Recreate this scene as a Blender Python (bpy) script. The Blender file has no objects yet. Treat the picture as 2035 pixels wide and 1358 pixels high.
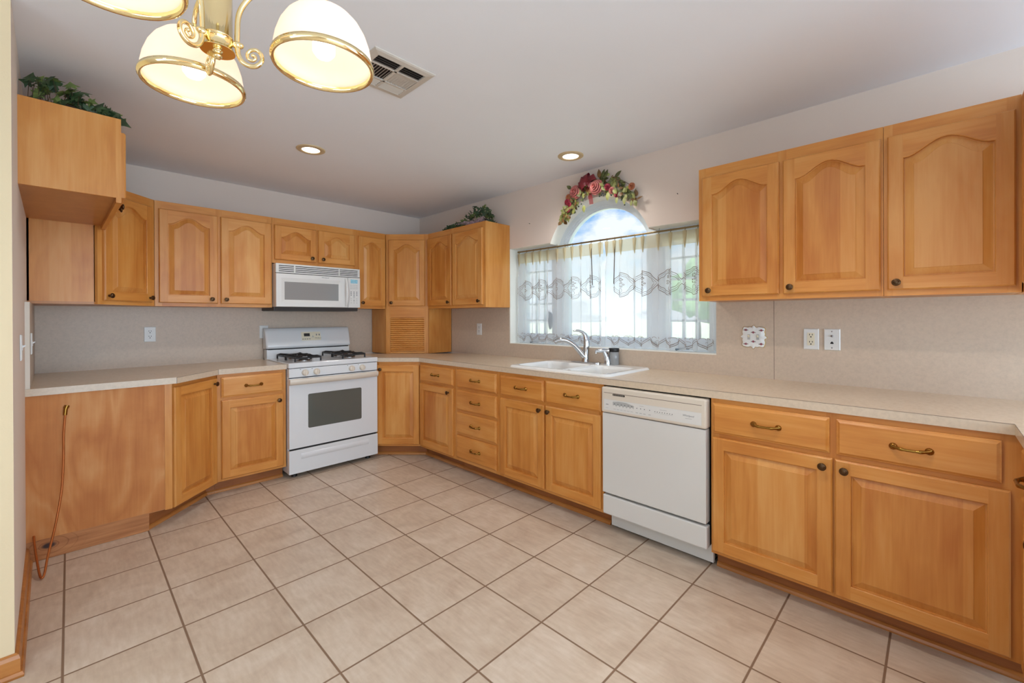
import bpy, math, random
from mathutils import Vector, Matrix, noise as mnoise
I = 0.0254                       # everything below is measured in inches
PI = math.pi
R = random.Random(7)
scn = bpy.context.scene
COL = scn.collection

# ------------------------------------------------------------------ camera
cam = bpy.data.cameras.new('camera'); cam_o = bpy.data.objects.new('camera', cam); COL.objects.link(cam_o)
def cam_matrix(pos, yaw, pitch, roll):
    ya, pi_, ro = map(math.radians, (yaw, pitch, roll))
    f = Vector((math.sin(ya)*math.cos(pi_), math.cos(ya)*math.cos(pi_), math.sin(pi_)))
    r = Vector((math.cos(ya), -math.sin(ya), 0)); u = r.cross(f)
    r2 = r*math.cos(ro)+u*math.sin(ro); u2 = -r*math.sin(ro)+u*math.cos(ro)
    m = Matrix((r2, u2, -f)).transposed().to_4x4(); m.translation = Vector(pos)*I
    return m
cam_o.matrix_world = cam_matrix((-113.0, -170.0, 50.5), 45.613, -0.136, -0.207)
cam.sensor_width = 36; cam.lens = 36*860.92/2035; cam.shift_y = -46.46/2035
cam.clip_start = 0.02; cam.clip_end = 500
scn.camera = cam_o
# ------------------------------------------------------------------ exposure
vs = scn.view_settings
vs.view_transform = 'Standard'; vs.look = 'None'; vs.gamma = 1; vs.exposure = 0.0; vs.use_curve_mapping = False
# ------------------------------------------------------------------ node helper
def new_mat(name):
    m = bpy.data.materials.new(name); m.use_nodes = True
    nt = m.node_tree; nt.nodes.clear()
    return m, nt
class NT:
    def __init__(s, nt): s.nt = nt
    def n(s, t, **kw):
        nd = s.nt.nodes.new(t)
        for k, v in kw.items():
            if k.startswith('i_'):
                key = k[2:]; key = int(key) if key.isdigit() else key.replace('_', ' ')
                nd.inputs[key].default_value = v
            else: setattr(nd, k, v)
        return nd
    def l(s, a, b): s.nt.links.new(a, b)
    def math(s, op, a, b=None, c=None):
        nd = s.n('ShaderNodeMath', operation=op)
        for i, v in enumerate((a, b, c)):
            if v is None: continue
            if isinstance(v, (int, float)): nd.inputs[i].default_value = v
            else: s.l(v, nd.inputs[i])
        return nd.outputs[0]
    def ramp(s, fac, stops):
        nd = s.n('ShaderNodeValToRGB'); cr = nd.color_ramp
        while len(cr.elements) < len(stops): cr.elements.new(0.5)
        for e, (p, c) in zip(cr.elements, stops): e.position = p; e.color = (*c, 1)
        s.l(fac, nd.inputs[0]); return nd.outputs[0]
def rgb(r, g, b):                # 0-255 display colour to linear
    f = lambda c: (c/255/12.92 if c/255 <= .04045 else ((c/255+.055)/1.055)**2.4)
    return (f(r), f(g), f(b))
# ------------------------------------------------------------------ world: daylight sky with broken cloud
w = bpy.data.worlds.new('sky'); scn.world = w; w.use_nodes = True
wt = w.node_tree; wt.nodes.clear(); W = NT(wt)
tc = W.n('ShaderNodeTexCoord')
sep = W.n('ShaderNodeSeparateXYZ'); W.l(tc.outputs['Generated'], sep.inputs[0])
zc = W.math('MAXIMUM', sep.outputs[2], 0.0)
mp = W.n('ShaderNodeMapping'); mp.inputs['Scale'].default_value = (5.0, 5.0, 12.0); mp.inputs['Location'].default_value = (0.3, 1.7, 0.55)
W.l(tc.outputs['Generated'], mp.inputs[0])
nz = W.n('ShaderNodeTexNoise'); nz.inputs['Scale'].default_value = 1.3; nz.inputs['Detail'].default_value = 7; nz.inputs['Roughness'].default_value = .55
W.l(mp.outputs[0], nz.inputs[0])
hz = W.math('MULTIPLY', W.math('SUBTRACT', 0.30, zc), 0.35)
cl = W.math('ADD', nz.outputs[0], hz)
cloud = W.ramp(cl, [(0.50, (0, 0, 0)), (0.62, (1, 1, 1))])
skyc = W.ramp(zc, [(0.0, (2.1, 2.25, 2.4)), (0.13, (.62, .82, 1.0)), (0.22, (.34, .60, .97)), (0.8, (.20, .42, .85))])
mx = W.n('ShaderNodeMixRGB'); W.l(cloud, mx.inputs[0]); W.l(skyc, mx.inputs[1]); mx.inputs[2].default_value = (1.08, 1.10, 1.14, 1)
bg = W.n('ShaderNodeBackground'); bg.inputs[1].default_value = 1.0; W.l(mx.outputs[0], bg.inputs[0])
wo = W.n('ShaderNodeOutputWorld'); W.l(bg.outputs[0], wo.inputs[0])
# ------------------------------------------------------------------ added fill lamps on the unseen dining side, and the sun
def area(name, loc, rot, sx, sy, power, col):
    d = bpy.data.lights.new(name, 'AREA'); d.shape = 'RECTANGLE'; d.size = sx*I; d.size_y = sy*I; d.energy = power; d.color = col
    o = bpy.data.objects.new(name, d); COL.objects.link(o); o.location = Vector(loc)*I; o.rotation_euler = rot
    return o
area('added_fill_rear', (-95, -326, 46), (math.radians(112), 0, 0), 110, 78, 130, (.57, .79, 1.0))  # made-up lamp filling the room from behind the camera
area('added_fill_right', (-4, -262, 55), (math.radians(120), 0, math.radians(75)), 100, 60, 130, (.57, .79, 1.0))  # lamp added to lift the left side; the wall has no window here
area('added_fill_left', (-226, -190, 55), (math.radians(130), 0, math.radians(-90)), 120, 60, 50, (.57, .79, 1.0))  # added side fill, out of view; no window is built here
sd_ = bpy.data.lights.new('hazy_sun', 'SUN'); sd_.energy = 12.0; sd_.angle = math.radians(4); sd_.color = (1.0, .98, .94)
so_ = bpy.data.objects.new('hazy_sun', sd_); COL.objects.link(so_); so_.rotation_euler = Vector((.45, .12, -.9)).to_track_quat('-Z', 'Y').to_euler()

# ================================================================== materials
def principled(name, col, rough=.5, metal=0., spec=.5, coat=0., bump=None, emit=None, noise_amt=0., noise_scale=30.):
    m, nt = new_mat(name); N = NT(nt)
    b = N.n('ShaderNodeBsdfPrincipled'); o = N.n('ShaderNodeOutputMaterial'); N.l(b.outputs[0], o.inputs[0])
    b.inputs['Base Color'].default_value = (*col, 1); b.inputs['Roughness'].default_value = rough
    b.inputs['Metallic'].default_value = metal; b.inputs['Specular IOR Level'].default_value = spec; b.inputs['Coat Weight'].default_value = coat
    t = N.n('ShaderNodeTexCoord')
    nn = N.n('ShaderNodeTexNoise'); nn.inputs['Scale'].default_value = noise_scale; nn.inputs['Detail'].default_value = 3
    N.l(t.outputs['Object'], nn.inputs[0])
    a = noise_amt
    cr = N.ramp(nn.outputs[0], [(.3, tuple(c*(1-a) for c in col)), (.7, tuple(min(1, c*(1+a)) for c in col))])
    N.l(cr, b.inputs['Base Color'])
    if bump:
        bp_ = N.n('ShaderNodeBump'); bp_.inputs['Strength'].default_value = bump[1]; bp_.inputs['Distance'].default_value = bump[2] if len(bump) > 2 else .002
        n2 = N.n('ShaderNodeTexNoise'); n2.inputs['Scale'].default_value = bump[0]; n2.inputs['Detail'].default_value = 2
        N.l(t.outputs['Object'], n2.inputs[0]); N.l(n2.outputs[0], bp_.inputs['Height']); N.l(bp_.outputs[0], b.inputs['Normal'])
    if emit:
        b.inputs['Emission Color'].default_value = (*emit[0], 1); b.inputs['Emission Strength'].default_value = emit[1]
    return m

def wood(name, dark, mid, light, vertical=True, board=0.0, rough=.36, contrast=1.0):
    m, nt = new_mat(name); N = NT(nt)
    b = N.n('ShaderNodeBsdfPrincipled'); o = N.n('ShaderNodeOutputMaterial'); N.l(b.outputs[0], o.inputs[0])
    t = N.n('ShaderNodeTexCoord'); oi = N.n('ShaderNodeObjectInfo')
    off = N.n('ShaderNodeVectorMath', operation='ADD'); N.l(t.outputs['Object'], off.inputs[0])
    sc = N.n('ShaderNodeVectorMath', operation='SCALE'); sc.inputs[0].default_value = (37.0, 11.0, 23.0); N.l(oi.outputs['Random'], sc.inputs['Scale'])
    N.l(sc.outputs[0], off.inputs[1])
    p = off.outputs[0]
    def nz(scale, s3, det=4, dist=0.):
        mpn = N.n('ShaderNodeMapping'); mpn.inputs['Scale'].default_value = s3; N.l(p, mpn.inputs[0])
        q = N.n('ShaderNodeTexNoise'); q.inputs['Scale'].default_value = scale; q.inputs['Detail'].default_value = det; q.inputs['Distortion'].default_value = dist
        N.l(mpn.outputs[0], q.inputs[0]); return q.outputs[0]
    if vertical: g1, g2, g3 = (1, 1, .07), (1, 1, .3), (1, 1, .03)
    else: g1, g2, g3 = (.07, 1, 1), (.3, 1, 1), (.03, 1, 1)
    a = nz(38, g1, 5, .8); c = nz(7, g2, 3, .6); d = nz(160, g3, 2, 0)
    v = N.math('ADD', N.math('MULTIPLY', a, .30), N.math('ADD', N.math('MULTIPLY', c, .58), N.math('MULTIPLY', d, .12)))
    if board:
        sp = N.n('ShaderNodeSeparateXYZ'); N.l(p, sp.inputs[0])
        idx = N.math('FLOOR', N.math('DIVIDE', sp.outputs[0], board*I))
        wn = N.n('ShaderNodeTexWhiteNoise', noise_dimensions='1D'); N.l(idx, wn.inputs['W'])
        v = N.math('ADD', v, N.math('MULTIPLY', N.math('SUBTRACT', wn.outputs[0], .5), .24))
    v = N.math('ADD', v, N.math('MULTIPLY', N.math('SUBTRACT', oi.outputs['Random'], .5), .07))
    k = .21/contrast
    cr = N.ramp(v, [(max(0, .5-k), dark), (.5, mid), (min(1, .5+k), light)])
    N.l(cr, b.inputs['Base Color'])
    b.inputs['Roughness'].default_value = rough; b.inputs['Specular IOR Level'].default_value = .45
    bp_ = N.n('ShaderNodeBump'); bp_.inputs['Strength'].default_value = .06; bp_.inputs['Distance'].default_value = .001
    N.l(d, bp_.inputs['Height']); N.l(bp_.outputs[0], b.inputs['Normal'])
    return m
WD, WM, WL = rgb(190, 113, 44), rgb(212, 142, 67), rgb(223, 162, 92)
M = {}
M['wood'] = wood('maple_vertical', WD, WM, WL, True)
M['rail'] = wood('maple_horizontal', tuple(c*1.03 for c in WD), tuple(c*1.04 for c in WM), tuple(c*1.04 for c in WL), False)
M['panel'] = wood('maple_panel_boards', WD, WM, WL, True, board=3.6)
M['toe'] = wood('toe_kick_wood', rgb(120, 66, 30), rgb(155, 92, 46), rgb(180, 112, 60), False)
M['trim'] = wood('trim_oak', rgb(150, 90, 40), rgb(184, 118, 58), rgb(204, 140, 76), False, rough=.3)
M['under'] = wood('cabinet_underside', rgb(170, 112, 62), rgb(188, 126, 72), rgb(200, 140, 84), True, contrast=.7)
M['interior'] = principled('cabinet_interior', rgb(190, 140, 90), .6)

def plywood():
    m, nt = new_mat('unfinished_plywood'); N = NT(nt)
    b = N.n('ShaderNodeBsdfPrincipled'); o = N.n('ShaderNodeOutputMaterial'); N.l(b.outputs[0], o.inputs[0])
    t = N.n('ShaderNodeTexCoord')
    mpn = N.n('ShaderNodeMapping'); mpn.inputs['Scale'].default_value = (2.6, 2.6, .75); N.l(t.outputs['Object'], mpn.inputs[0])
    q = N.n('ShaderNodeTexNoise'); q.inputs['Scale'].default_value = 1.6; q.inputs['Detail'].default_value = 1.5; q.inputs['Distortion'].default_value = 1.1; N.l(mpn.outputs[0], q.inputs[0])
    bands = N.math('PINGPONG', N.math('MULTIPLY', q.outputs[0], 9.0), 1.0)
    n2 = N.n('ShaderNodeTexNoise'); n2.inputs['Scale'].default_value = 5; n2.inputs['Detail'].default_value = 5; N.l(t.outputs['Object'], n2.inputs[0])
    mp3 = N.n('ShaderNodeMapping'); mp3.inputs['Scale'].default_value = (90, 90, 4); N.l(t.outputs['Object'], mp3.inputs[0])
    n3 = N.n('ShaderNodeTexNoise'); n3.inputs['Scale'].default_value = 1; n3.inputs['Detail'].default_value = 3; N.l(mp3.outputs[0], n3.inputs[0])
    v = N.math('ADD', N.math('MULTIPLY', bands, .22), N.math('ADD', N.math('MULTIPLY', n2.outputs[0], .55), N.math('MULTIPLY', n3.outputs[0], .22)))
    N.l(N.ramp(v, [(.32, rgb(186, 112, 52)), (.5, rgb(202, 130, 66)), (.7, rgb(214, 152, 92))]), b.inputs['Base Color'])
    b.inputs['Roughness'].default_value = .6
    return m
M['ply'] = plywood()

def knotty():
    m, nt = new_mat('knotty_skirt_board'); N = NT(nt)
    b = N.n('ShaderNodeBsdfPrincipled'); o = N.n('ShaderNodeOutputMaterial'); N.l(b.outputs[0], o.inputs[0])
    t = N.n('ShaderNodeTexCoord')
    mpn = N.n('ShaderNodeMapping'); mpn.inputs['Scale'].default_value = (4, 30, 60); N.l(t.outputs['Object'], mpn.inputs[0])
    q = N.n('ShaderNodeTexNoise'); q.inputs['Scale'].default_value = 1; q.inputs['Detail'].default_value = 4; N.l(mpn.outputs[0], q.inputs[0])
    # distance to the knot (object space, board lies along local x)
    mk = N.n('ShaderNodeMapping'); mk.inputs['Location'].default_value = (-3.0*I, 0, -2.6*I); mk.inputs['Scale'].default_value = (1, 0, 1.6); mk.vector_type = 'TEXTURE'
    kn = N.n('ShaderNodeVectorMath', operation='SUBTRACT'); kn.inputs[1].default_value = (3.3*I, 0, 2.7*I); N.l(t.outputs['Object'], kn.inputs[0])
    ks = N.n('ShaderNodeVectorMath', operation='MULTIPLY'); ks.inputs[1].default_value = (1, 0, 1.7); N.l(kn.outputs[0], ks.inputs[0])
    ln = N.n('ShaderNodeVectorMath', operation='LENGTH'); N.l(ks.outputs[0], ln.inputs[0])
    dist = N.math('ADD', ln.outputs['Value'], N.math('MULTIPLY', N.math('SUBTRACT', q.outputs[0], .5), .012))
    base = N.ramp(q.outputs[0], [(.3, rgb(160, 98, 52)), (.7, rgb(196, 132, 78))])
    rings = N.math('PINGPONG', N.math('MULTIPLY', dist, 55.0), 1.0)
    mxr = N.n('ShaderNodeMixRGB', blend_type='MULTIPLY'); N.l(base, mxr.inputs[1])
    ringc = N.ramp(rings, [(.0, (.62, .52, .42)), (.22, (1, 1, 1))]); N.l(ringc, mxr.inputs[2])
    fade = N.ramp(dist, [(.05, (1, 1, 1)), (.16, (0, 0, 0))]); N.l(fade, mxr.inputs[0])
    mk2 = N.n('ShaderNodeMixRGB'); N.l(N.ramp(dist, [(.018, (1, 1, 1)), (.034, (0, 0, 0))]), mk2.inputs[0]); N.l(mxr.outputs[0], mk2.inputs[1]); mk2.inputs[2].default_value = (*rgb(52, 28, 22), 1)
    N.l(mk2.outputs[0], b.inputs['Base Color']); b.inputs['Roughness'].default_value = .5
    nt.nodes.remove(mk)
    return m
M['knotty'] = knotty()

M['wall'] = principled('wall_paint', rgb(229, 214, 202), .75, spec=.2, bump=(260, .12, .0015), noise_amt=.01, noise_scale=3)
M['cream'] = principled('cream_wall_paint', rgb(226, 203, 166), .75, spec=.2, bump=(220, .2, .002), noise_amt=.01, noise_scale=3)
M['ceil'] = principled('ceiling_paint', rgb(240, 240, 244), .85, spec=.15, bump=(300, .15, .0015), noise_amt=.01, noise_scale=2)
M['reveal'] = principled('window_reveal_paint', rgb(245, 244, 236), .6, spec=.3)

def laminate(name, c, rough):
    m, nt = new_mat(name); N = NT(nt)
    b = N.n('ShaderNodeBsdfPrincipled'); o = N.n('ShaderNodeOutputMaterial'); N.l(b.outputs[0], o.inputs[0])
    t = N.n('ShaderNodeTexCoord')
    q = N.n('ShaderNodeTexNoise'); q.inputs['Scale'].default_value = 60; q.inputs['Detail'].default_value = 8; q.inputs['Roughness'].default_value = .7; N.l(t.outputs['Object'], q.inputs[0])
    q2 = N.n('ShaderNodeTexNoise'); q2.inputs['Scale'].default_value = 5; q2.inputs['Detail'].default_value = 3; N.l(t.outputs['Object'], q2.inputs[0])
    v = N.math('ADD', N.math('MULTIPLY', q.outputs[0], .85), N.math('MULTIPLY', q2.outputs[0], .15))
    N.l(N.ramp(v, [(.35, tuple(x*.92 for x in c)), (.5, c), (.65, tuple(min(1, x*1.06) for x in c))]), b.inputs['Base Color'])
    b.inputs['Roughness'].default_value = rough; b.inputs['Specular IOR Level'].default_value = .5
    return m
M['counter'] = laminate('laminate_worktop', rgb(214, 194, 170), .25)
M['splash'] = laminate('laminate_backsplash', rgb(201, 181, 161), .42)
M['seam'] = principled('laminate_seam', rgb(120, 100, 88), .5)

def tile():
    m, nt = new_mat('ceramic_floor_tile'); N = NT(nt)
    b = N.n('ShaderNodeBsdfPrincipled'); o = N.n('ShaderNodeOutputMaterial'); N.l(b.outputs[0], o.inputs[0])
    t = N.n('ShaderNodeTexCoord'); sp = N.n('ShaderNodeSeparateXYZ'); N.l(t.outputs['Object'], sp.inputs[0])
    P_ = 13.82*I
    ux = N.math('DIVIDE', N.math('ADD', sp.outputs[0], 113.9*I), P_); uy = N.math('DIVIDE', N.math('ADD', sp.outputs[1], 40.4*I), P_)
    def edge(u): return N.math('SUBTRACT', .5, N.math('ABSOLUTE', N.math('SUBTRACT', N.math('FRACT', u), .5)))
    d = N.math('MINIMUM', edge(ux), edge(uy))
    grout = N.math('SMOOTH_MIN', 1.0, N.math('MAXIMUM', N.math('DIVIDE', N.math('SUBTRACT', d, .008), .006), 0.), .05)
    ix, iy = N.math('FLOOR', ux), N.math('FLOOR', uy)
    cv = N.n('ShaderNodeCombineXYZ'); N.l(ix, cv.inputs[0]); N.l(iy, cv.inputs[1])
    wn = N.n('ShaderNodeTexWhiteNoise', noise_dimensions='2D'); N.l(cv.outputs[0], wn.inputs['Vector'])
    ofs = N.n('ShaderNodeVectorMath', operation='SCALE'); ofs.inputs['Scale'].default_value = 9; N.l(wn.outputs['Color'], ofs.inputs[0])
    ad = N.n('ShaderNodeVectorMath', operation='ADD'); N.l(t.outputs['Object'], ad.inputs[0]); N.l(ofs.outputs[0], ad.inputs[1])
    q = N.n('ShaderNodeTexNoise'); q.inputs['Scale'].default_value = 6; q.inputs['Detail'].default_value = 7; q.inputs['Roughness'].default_value = .62; q.inputs['Distortion'].default_value = .7; N.l(ad.outputs[0], q.inputs[0])
    mpn = N.n('ShaderNodeMapping'); mpn.inputs['Scale'].default_value = (60, 12, 1); mpn.inputs['Rotation'].default_value = (0, 0, .7); N.l(ad.outputs[0], mpn.inputs[0])
    q2 = N.n('ShaderNodeTexNoise'); q2.inputs['Scale'].default_value = 1; q2.inputs['Detail'].default_value = 4; N.l(mpn.outputs[0], q2.inputs[0])
    v = N.math('ADD', N.math('MULTIPLY', q.outputs[0], .62), N.math('MULTIPLY', q2.outputs[0], .38))
    v = N.math('ADD', v, N.math('MULTIPLY', N.math('SUBTRACT', wn.outputs['Value'], .5), .07))
    tc_ = N.ramp(v, [(.3, rgb(186, 163, 142)), (.5, rgb(204, 184, 163)), (.68, rgb(217, 200, 182))])
    mxn = N.n('ShaderNodeMixRGB'); N.l(grout, mxn.inputs[0]); mxn.inputs[1].default_value = (*rgb(132, 104, 82), 1); N.l(tc_, mxn.inputs[2])
    N.l(mxn.outputs[0], b.inputs['Base Color'])
    N.l(N.math('SUBTRACT', .75, N.math('MULTIPLY', grout, .38)), b.inputs['Roughness'])
    b.inputs['Specular IOR Level'].default_value = .45
    h = N.math('ADD', grout, N.math('MULTIPLY', v, .25))
    bp_ = N.n('ShaderNodeBump'); bp_.inputs['Strength'].default_value = .5; bp_.inputs['Distance'].default_value = .0015; N.l(h, bp_.inputs['Height']); N.l(bp_.outputs[0], b.inputs['Normal'])
    return m
M['tile'] = tile()
M['enamel'] = principled('white_enamel', rgb(226, 227, 228), .16, spec=.5, coat=.2)
M['white'] = principled('white_plastic', rgb(226, 224, 220), .35)
M['white_matte'] = principled('white_painted_steel', rgb(222, 220, 216), .4)
M['bisque'] = principled('bisque_plastic', rgb(224, 212, 196), .35)
M['almond'] = principled('almond_plastic', rgb(232, 222, 196), .4)
M['vinyl'] = principled('window_vinyl', rgb(230, 238, 244), .4)
M['iron'] = principled('black_cast_iron', rgb(34, 33, 34), .45)
M['black'] = principled('black_plastic', rgb(18, 18, 19), .4)
M['gap'] = principled('dark_gap', rgb(20, 20, 22), .7)
M['filter'] = principled('dark_grey_filter', rgb(72, 70, 70), .5)
M['oven_glass'] = principled('oven_window_glass', rgb(92, 94, 88), .08, spec=.6)
M['mw_glass'] = principled('microwave_window_glass', rgb(148, 148, 148), .06, spec=.8)
M['lcd'] = principled('display_film', rgb(150, 205, 225), .15, noise_amt=.35, noise_scale=220)
M['grey_mark'] = principled('grey_print', rgb(120, 122, 124), .5)
M['light_mark'] = principled('pale_grey_print', rgb(178, 178, 176), .5)
M['dark_mark'] = principled('dark_print', rgb(54, 54, 58), .5)
M['steel'] = principled('stainless', rgb(170, 170, 172), .25, metal=1.)
M['chrome'] = principled('chrome', rgb(205, 208, 212), .07, metal=1.)
M['brass'] = principled('polished_brass', rgb(246, 224, 170), .1, metal=1.)
M['satin'] = principled('satin_brass_rod', rgb(150, 132, 98), .35, metal=1.)
M['bronze'] = principled('antique_bronze', rgb(92, 70, 50), .3, metal=1.)
M['antique'] = principled('antique_brass_pull', rgb(150, 112, 52), .25, metal=1.)
M['copper'] = principled('copper_tube', rgb(176, 100, 48), .35, metal=.6)
M['porcelain'] = principled('white_porcelain', rgb(232, 232, 230), .12, coat=.3)
M['gold'] = principled('gold_edge', rgb(206, 176, 110), .35, metal=.7)
M['rose_print'] = principled('painted_rose', rgb(142, 66, 82), .3)
M['green_print'] = principled('painted_leaf', rgb(84, 92, 72), .3)
M['jar'] = principled('grey_jar_glass', rgb(150, 150, 150), .15)
M['vent'] = principled('vent_paint', rgb(206, 196, 184), .5)
M['ventdark'] = principled('vent_duct', rgb(52, 42, 36), .8)
M['trimring'] = principled('recessed_trim', rgb(206, 180, 140), .45)
M['bulb'] = principled('glowing_bulb', (1, 1, 1), .3, emit=((1.0, .95, .86), 3.0))
M['lens'] = principled('glowing_lens', (1, 1, 1), .3, emit=((1.0, .93, .78), 4.0))
M['foil'] = principled('ivy_leaf', rgb(104, 120, 62), .45, noise_amt=.45, noise_scale=26)
M['foil2'] = principled('ivy_leaf_dark', rgb(58, 80, 48), .45, noise_amt=.4, noise_scale=26)
M['leaf'] = principled('swag_leaf', rgb(88, 94, 50), .5, noise_amt=.35, noise_scale=30)
M['leaf2'] = principled('swag_leaf_pale', rgb(138, 142, 78), .5, noise_amt=.3, noise_scale=30)
M['leaf3'] = principled('swag_leaf_brown', rgb(122, 88, 46), .5, noise_amt=.3, noise_scale=30)
M['stem'] = principled('floral_stem', rgb(84, 62, 42), .6)
M['rose'] = principled('dusty_pink_rose', rgb(192, 112, 106), .55, noise_amt=.14, noise_scale=40)
M['bud'] = principled('crimson_bud', rgb(158, 40, 60), .5, noise_amt=.25, noise_scale=40)
M['peach'] = principled('peach_blossom', rgb(180, 108, 72), .55)
M['bow'] = principled('burgundy_ribbon', rgb(122, 34, 44), .4, noise_amt=.2, noise_scale=30)
M['berry'] = principled('dark_berry', rgb(50, 66, 60), .3)
M['twig'] = principled('dried_lilac_twig', rgb(176, 150, 160), .6, noise_amt=.2)
M['lace'] = principled('lace_thread', rgb(150, 132, 120), .7)
M['lawn'] = principled('lawn_grass', rgb(190, 194, 166), .9, noise_amt=.15, noise_scale=1.)
M['foliage'] = principled('tree_foliage', rgb(110, 140, 96), .9, noise_amt=.3, noise_scale=3.)
M['bark'] = principled('tree_bark', rgb(90, 74, 60), .9)
M['dust'] = principled('crank_grey', rgb(112, 126, 138), .4)

def mix_mat(name, col, transp, transl, rough=.6, emit=None):
    m, nt = new_mat(name); N = NT(nt)
    o = N.n('ShaderNodeOutputMaterial'); d = N.n('ShaderNodeBsdfDiffuse'); tl = N.n('ShaderNodeBsdfTranslucent'); tr = N.n('ShaderNodeBsdfTransparent')
    d.inputs[0].default_value = (*col, 1); tl.inputs[0].default_value = (*col, 1)
    a = N.n('ShaderNodeMixShader'); a.inputs[0].default_value = transl; N.l(d.outputs[0], a.inputs[1]); N.l(tl.outputs[0], a.inputs[2])
    c = N.n('ShaderNodeMixShader'); c.inputs[0].default_value = transp; N.l(a.outputs[0], c.inputs[1]); N.l(tr.outputs[0], c.inputs[2])
    out = c.outputs[0]
    if emit:
        e = N.n('ShaderNodeEmission'); e.inputs[0].default_value = (*emit[0], 1); e.inputs[1].default_value = emit[1]
        ad = N.n('ShaderNodeAddShader'); N.l(out, ad.inputs[0]); N.l(e.outputs[0], ad.inputs[1]); out = ad.outputs[0]
    N.l(out, o.inputs[0]); return m
M['sheer'] = mix_mat('sheer_curtain_fabric', (.95, .97, .99), .40, .74)
M['header'] = mix_mat('curtain_heading_tape', rgb(226, 218, 194), .12, .55)
M['pleat'] = mix_mat('pinched_heading_tape', rgb(222, 208, 172), 0., .3)  # tan tone paints in backlight dimmed by the folded layers
M['opal'] = mix_mat('opal_glass_shade', (.95, .84, .73), 0., .45, emit=((1.0, .80, .64), .27))
M['ribbon'] = mix_mat('burgundy_organza', rgb(140, 44, 52), .25, .4)
def glass():
    m, nt = new_mat('window_glass'); N = NT(nt)
    o = N.n('ShaderNodeOutputMaterial'); tr = N.n('ShaderNodeBsdfTransparent'); g = N.n('ShaderNodeBsdfGlossy'); g.inputs['Roughness'].default_value = .02
    tr.inputs[0].default_value = (.95, .98, 1, 1)
    f = N.n('ShaderNodeFresnel'); f.inputs[0].default_value = 1.45
    x = N.n('ShaderNodeMixShader'); N.l(N.math('MULTIPLY', f.outputs[0], .5), x.inputs[0]); N.l(tr.outputs[0], x.inputs[1]); N.l(g.outputs[0], x.inputs[2]); N.l(x.outputs[0], o.inputs[0])
    return m
M['glass'] = glass()

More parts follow.
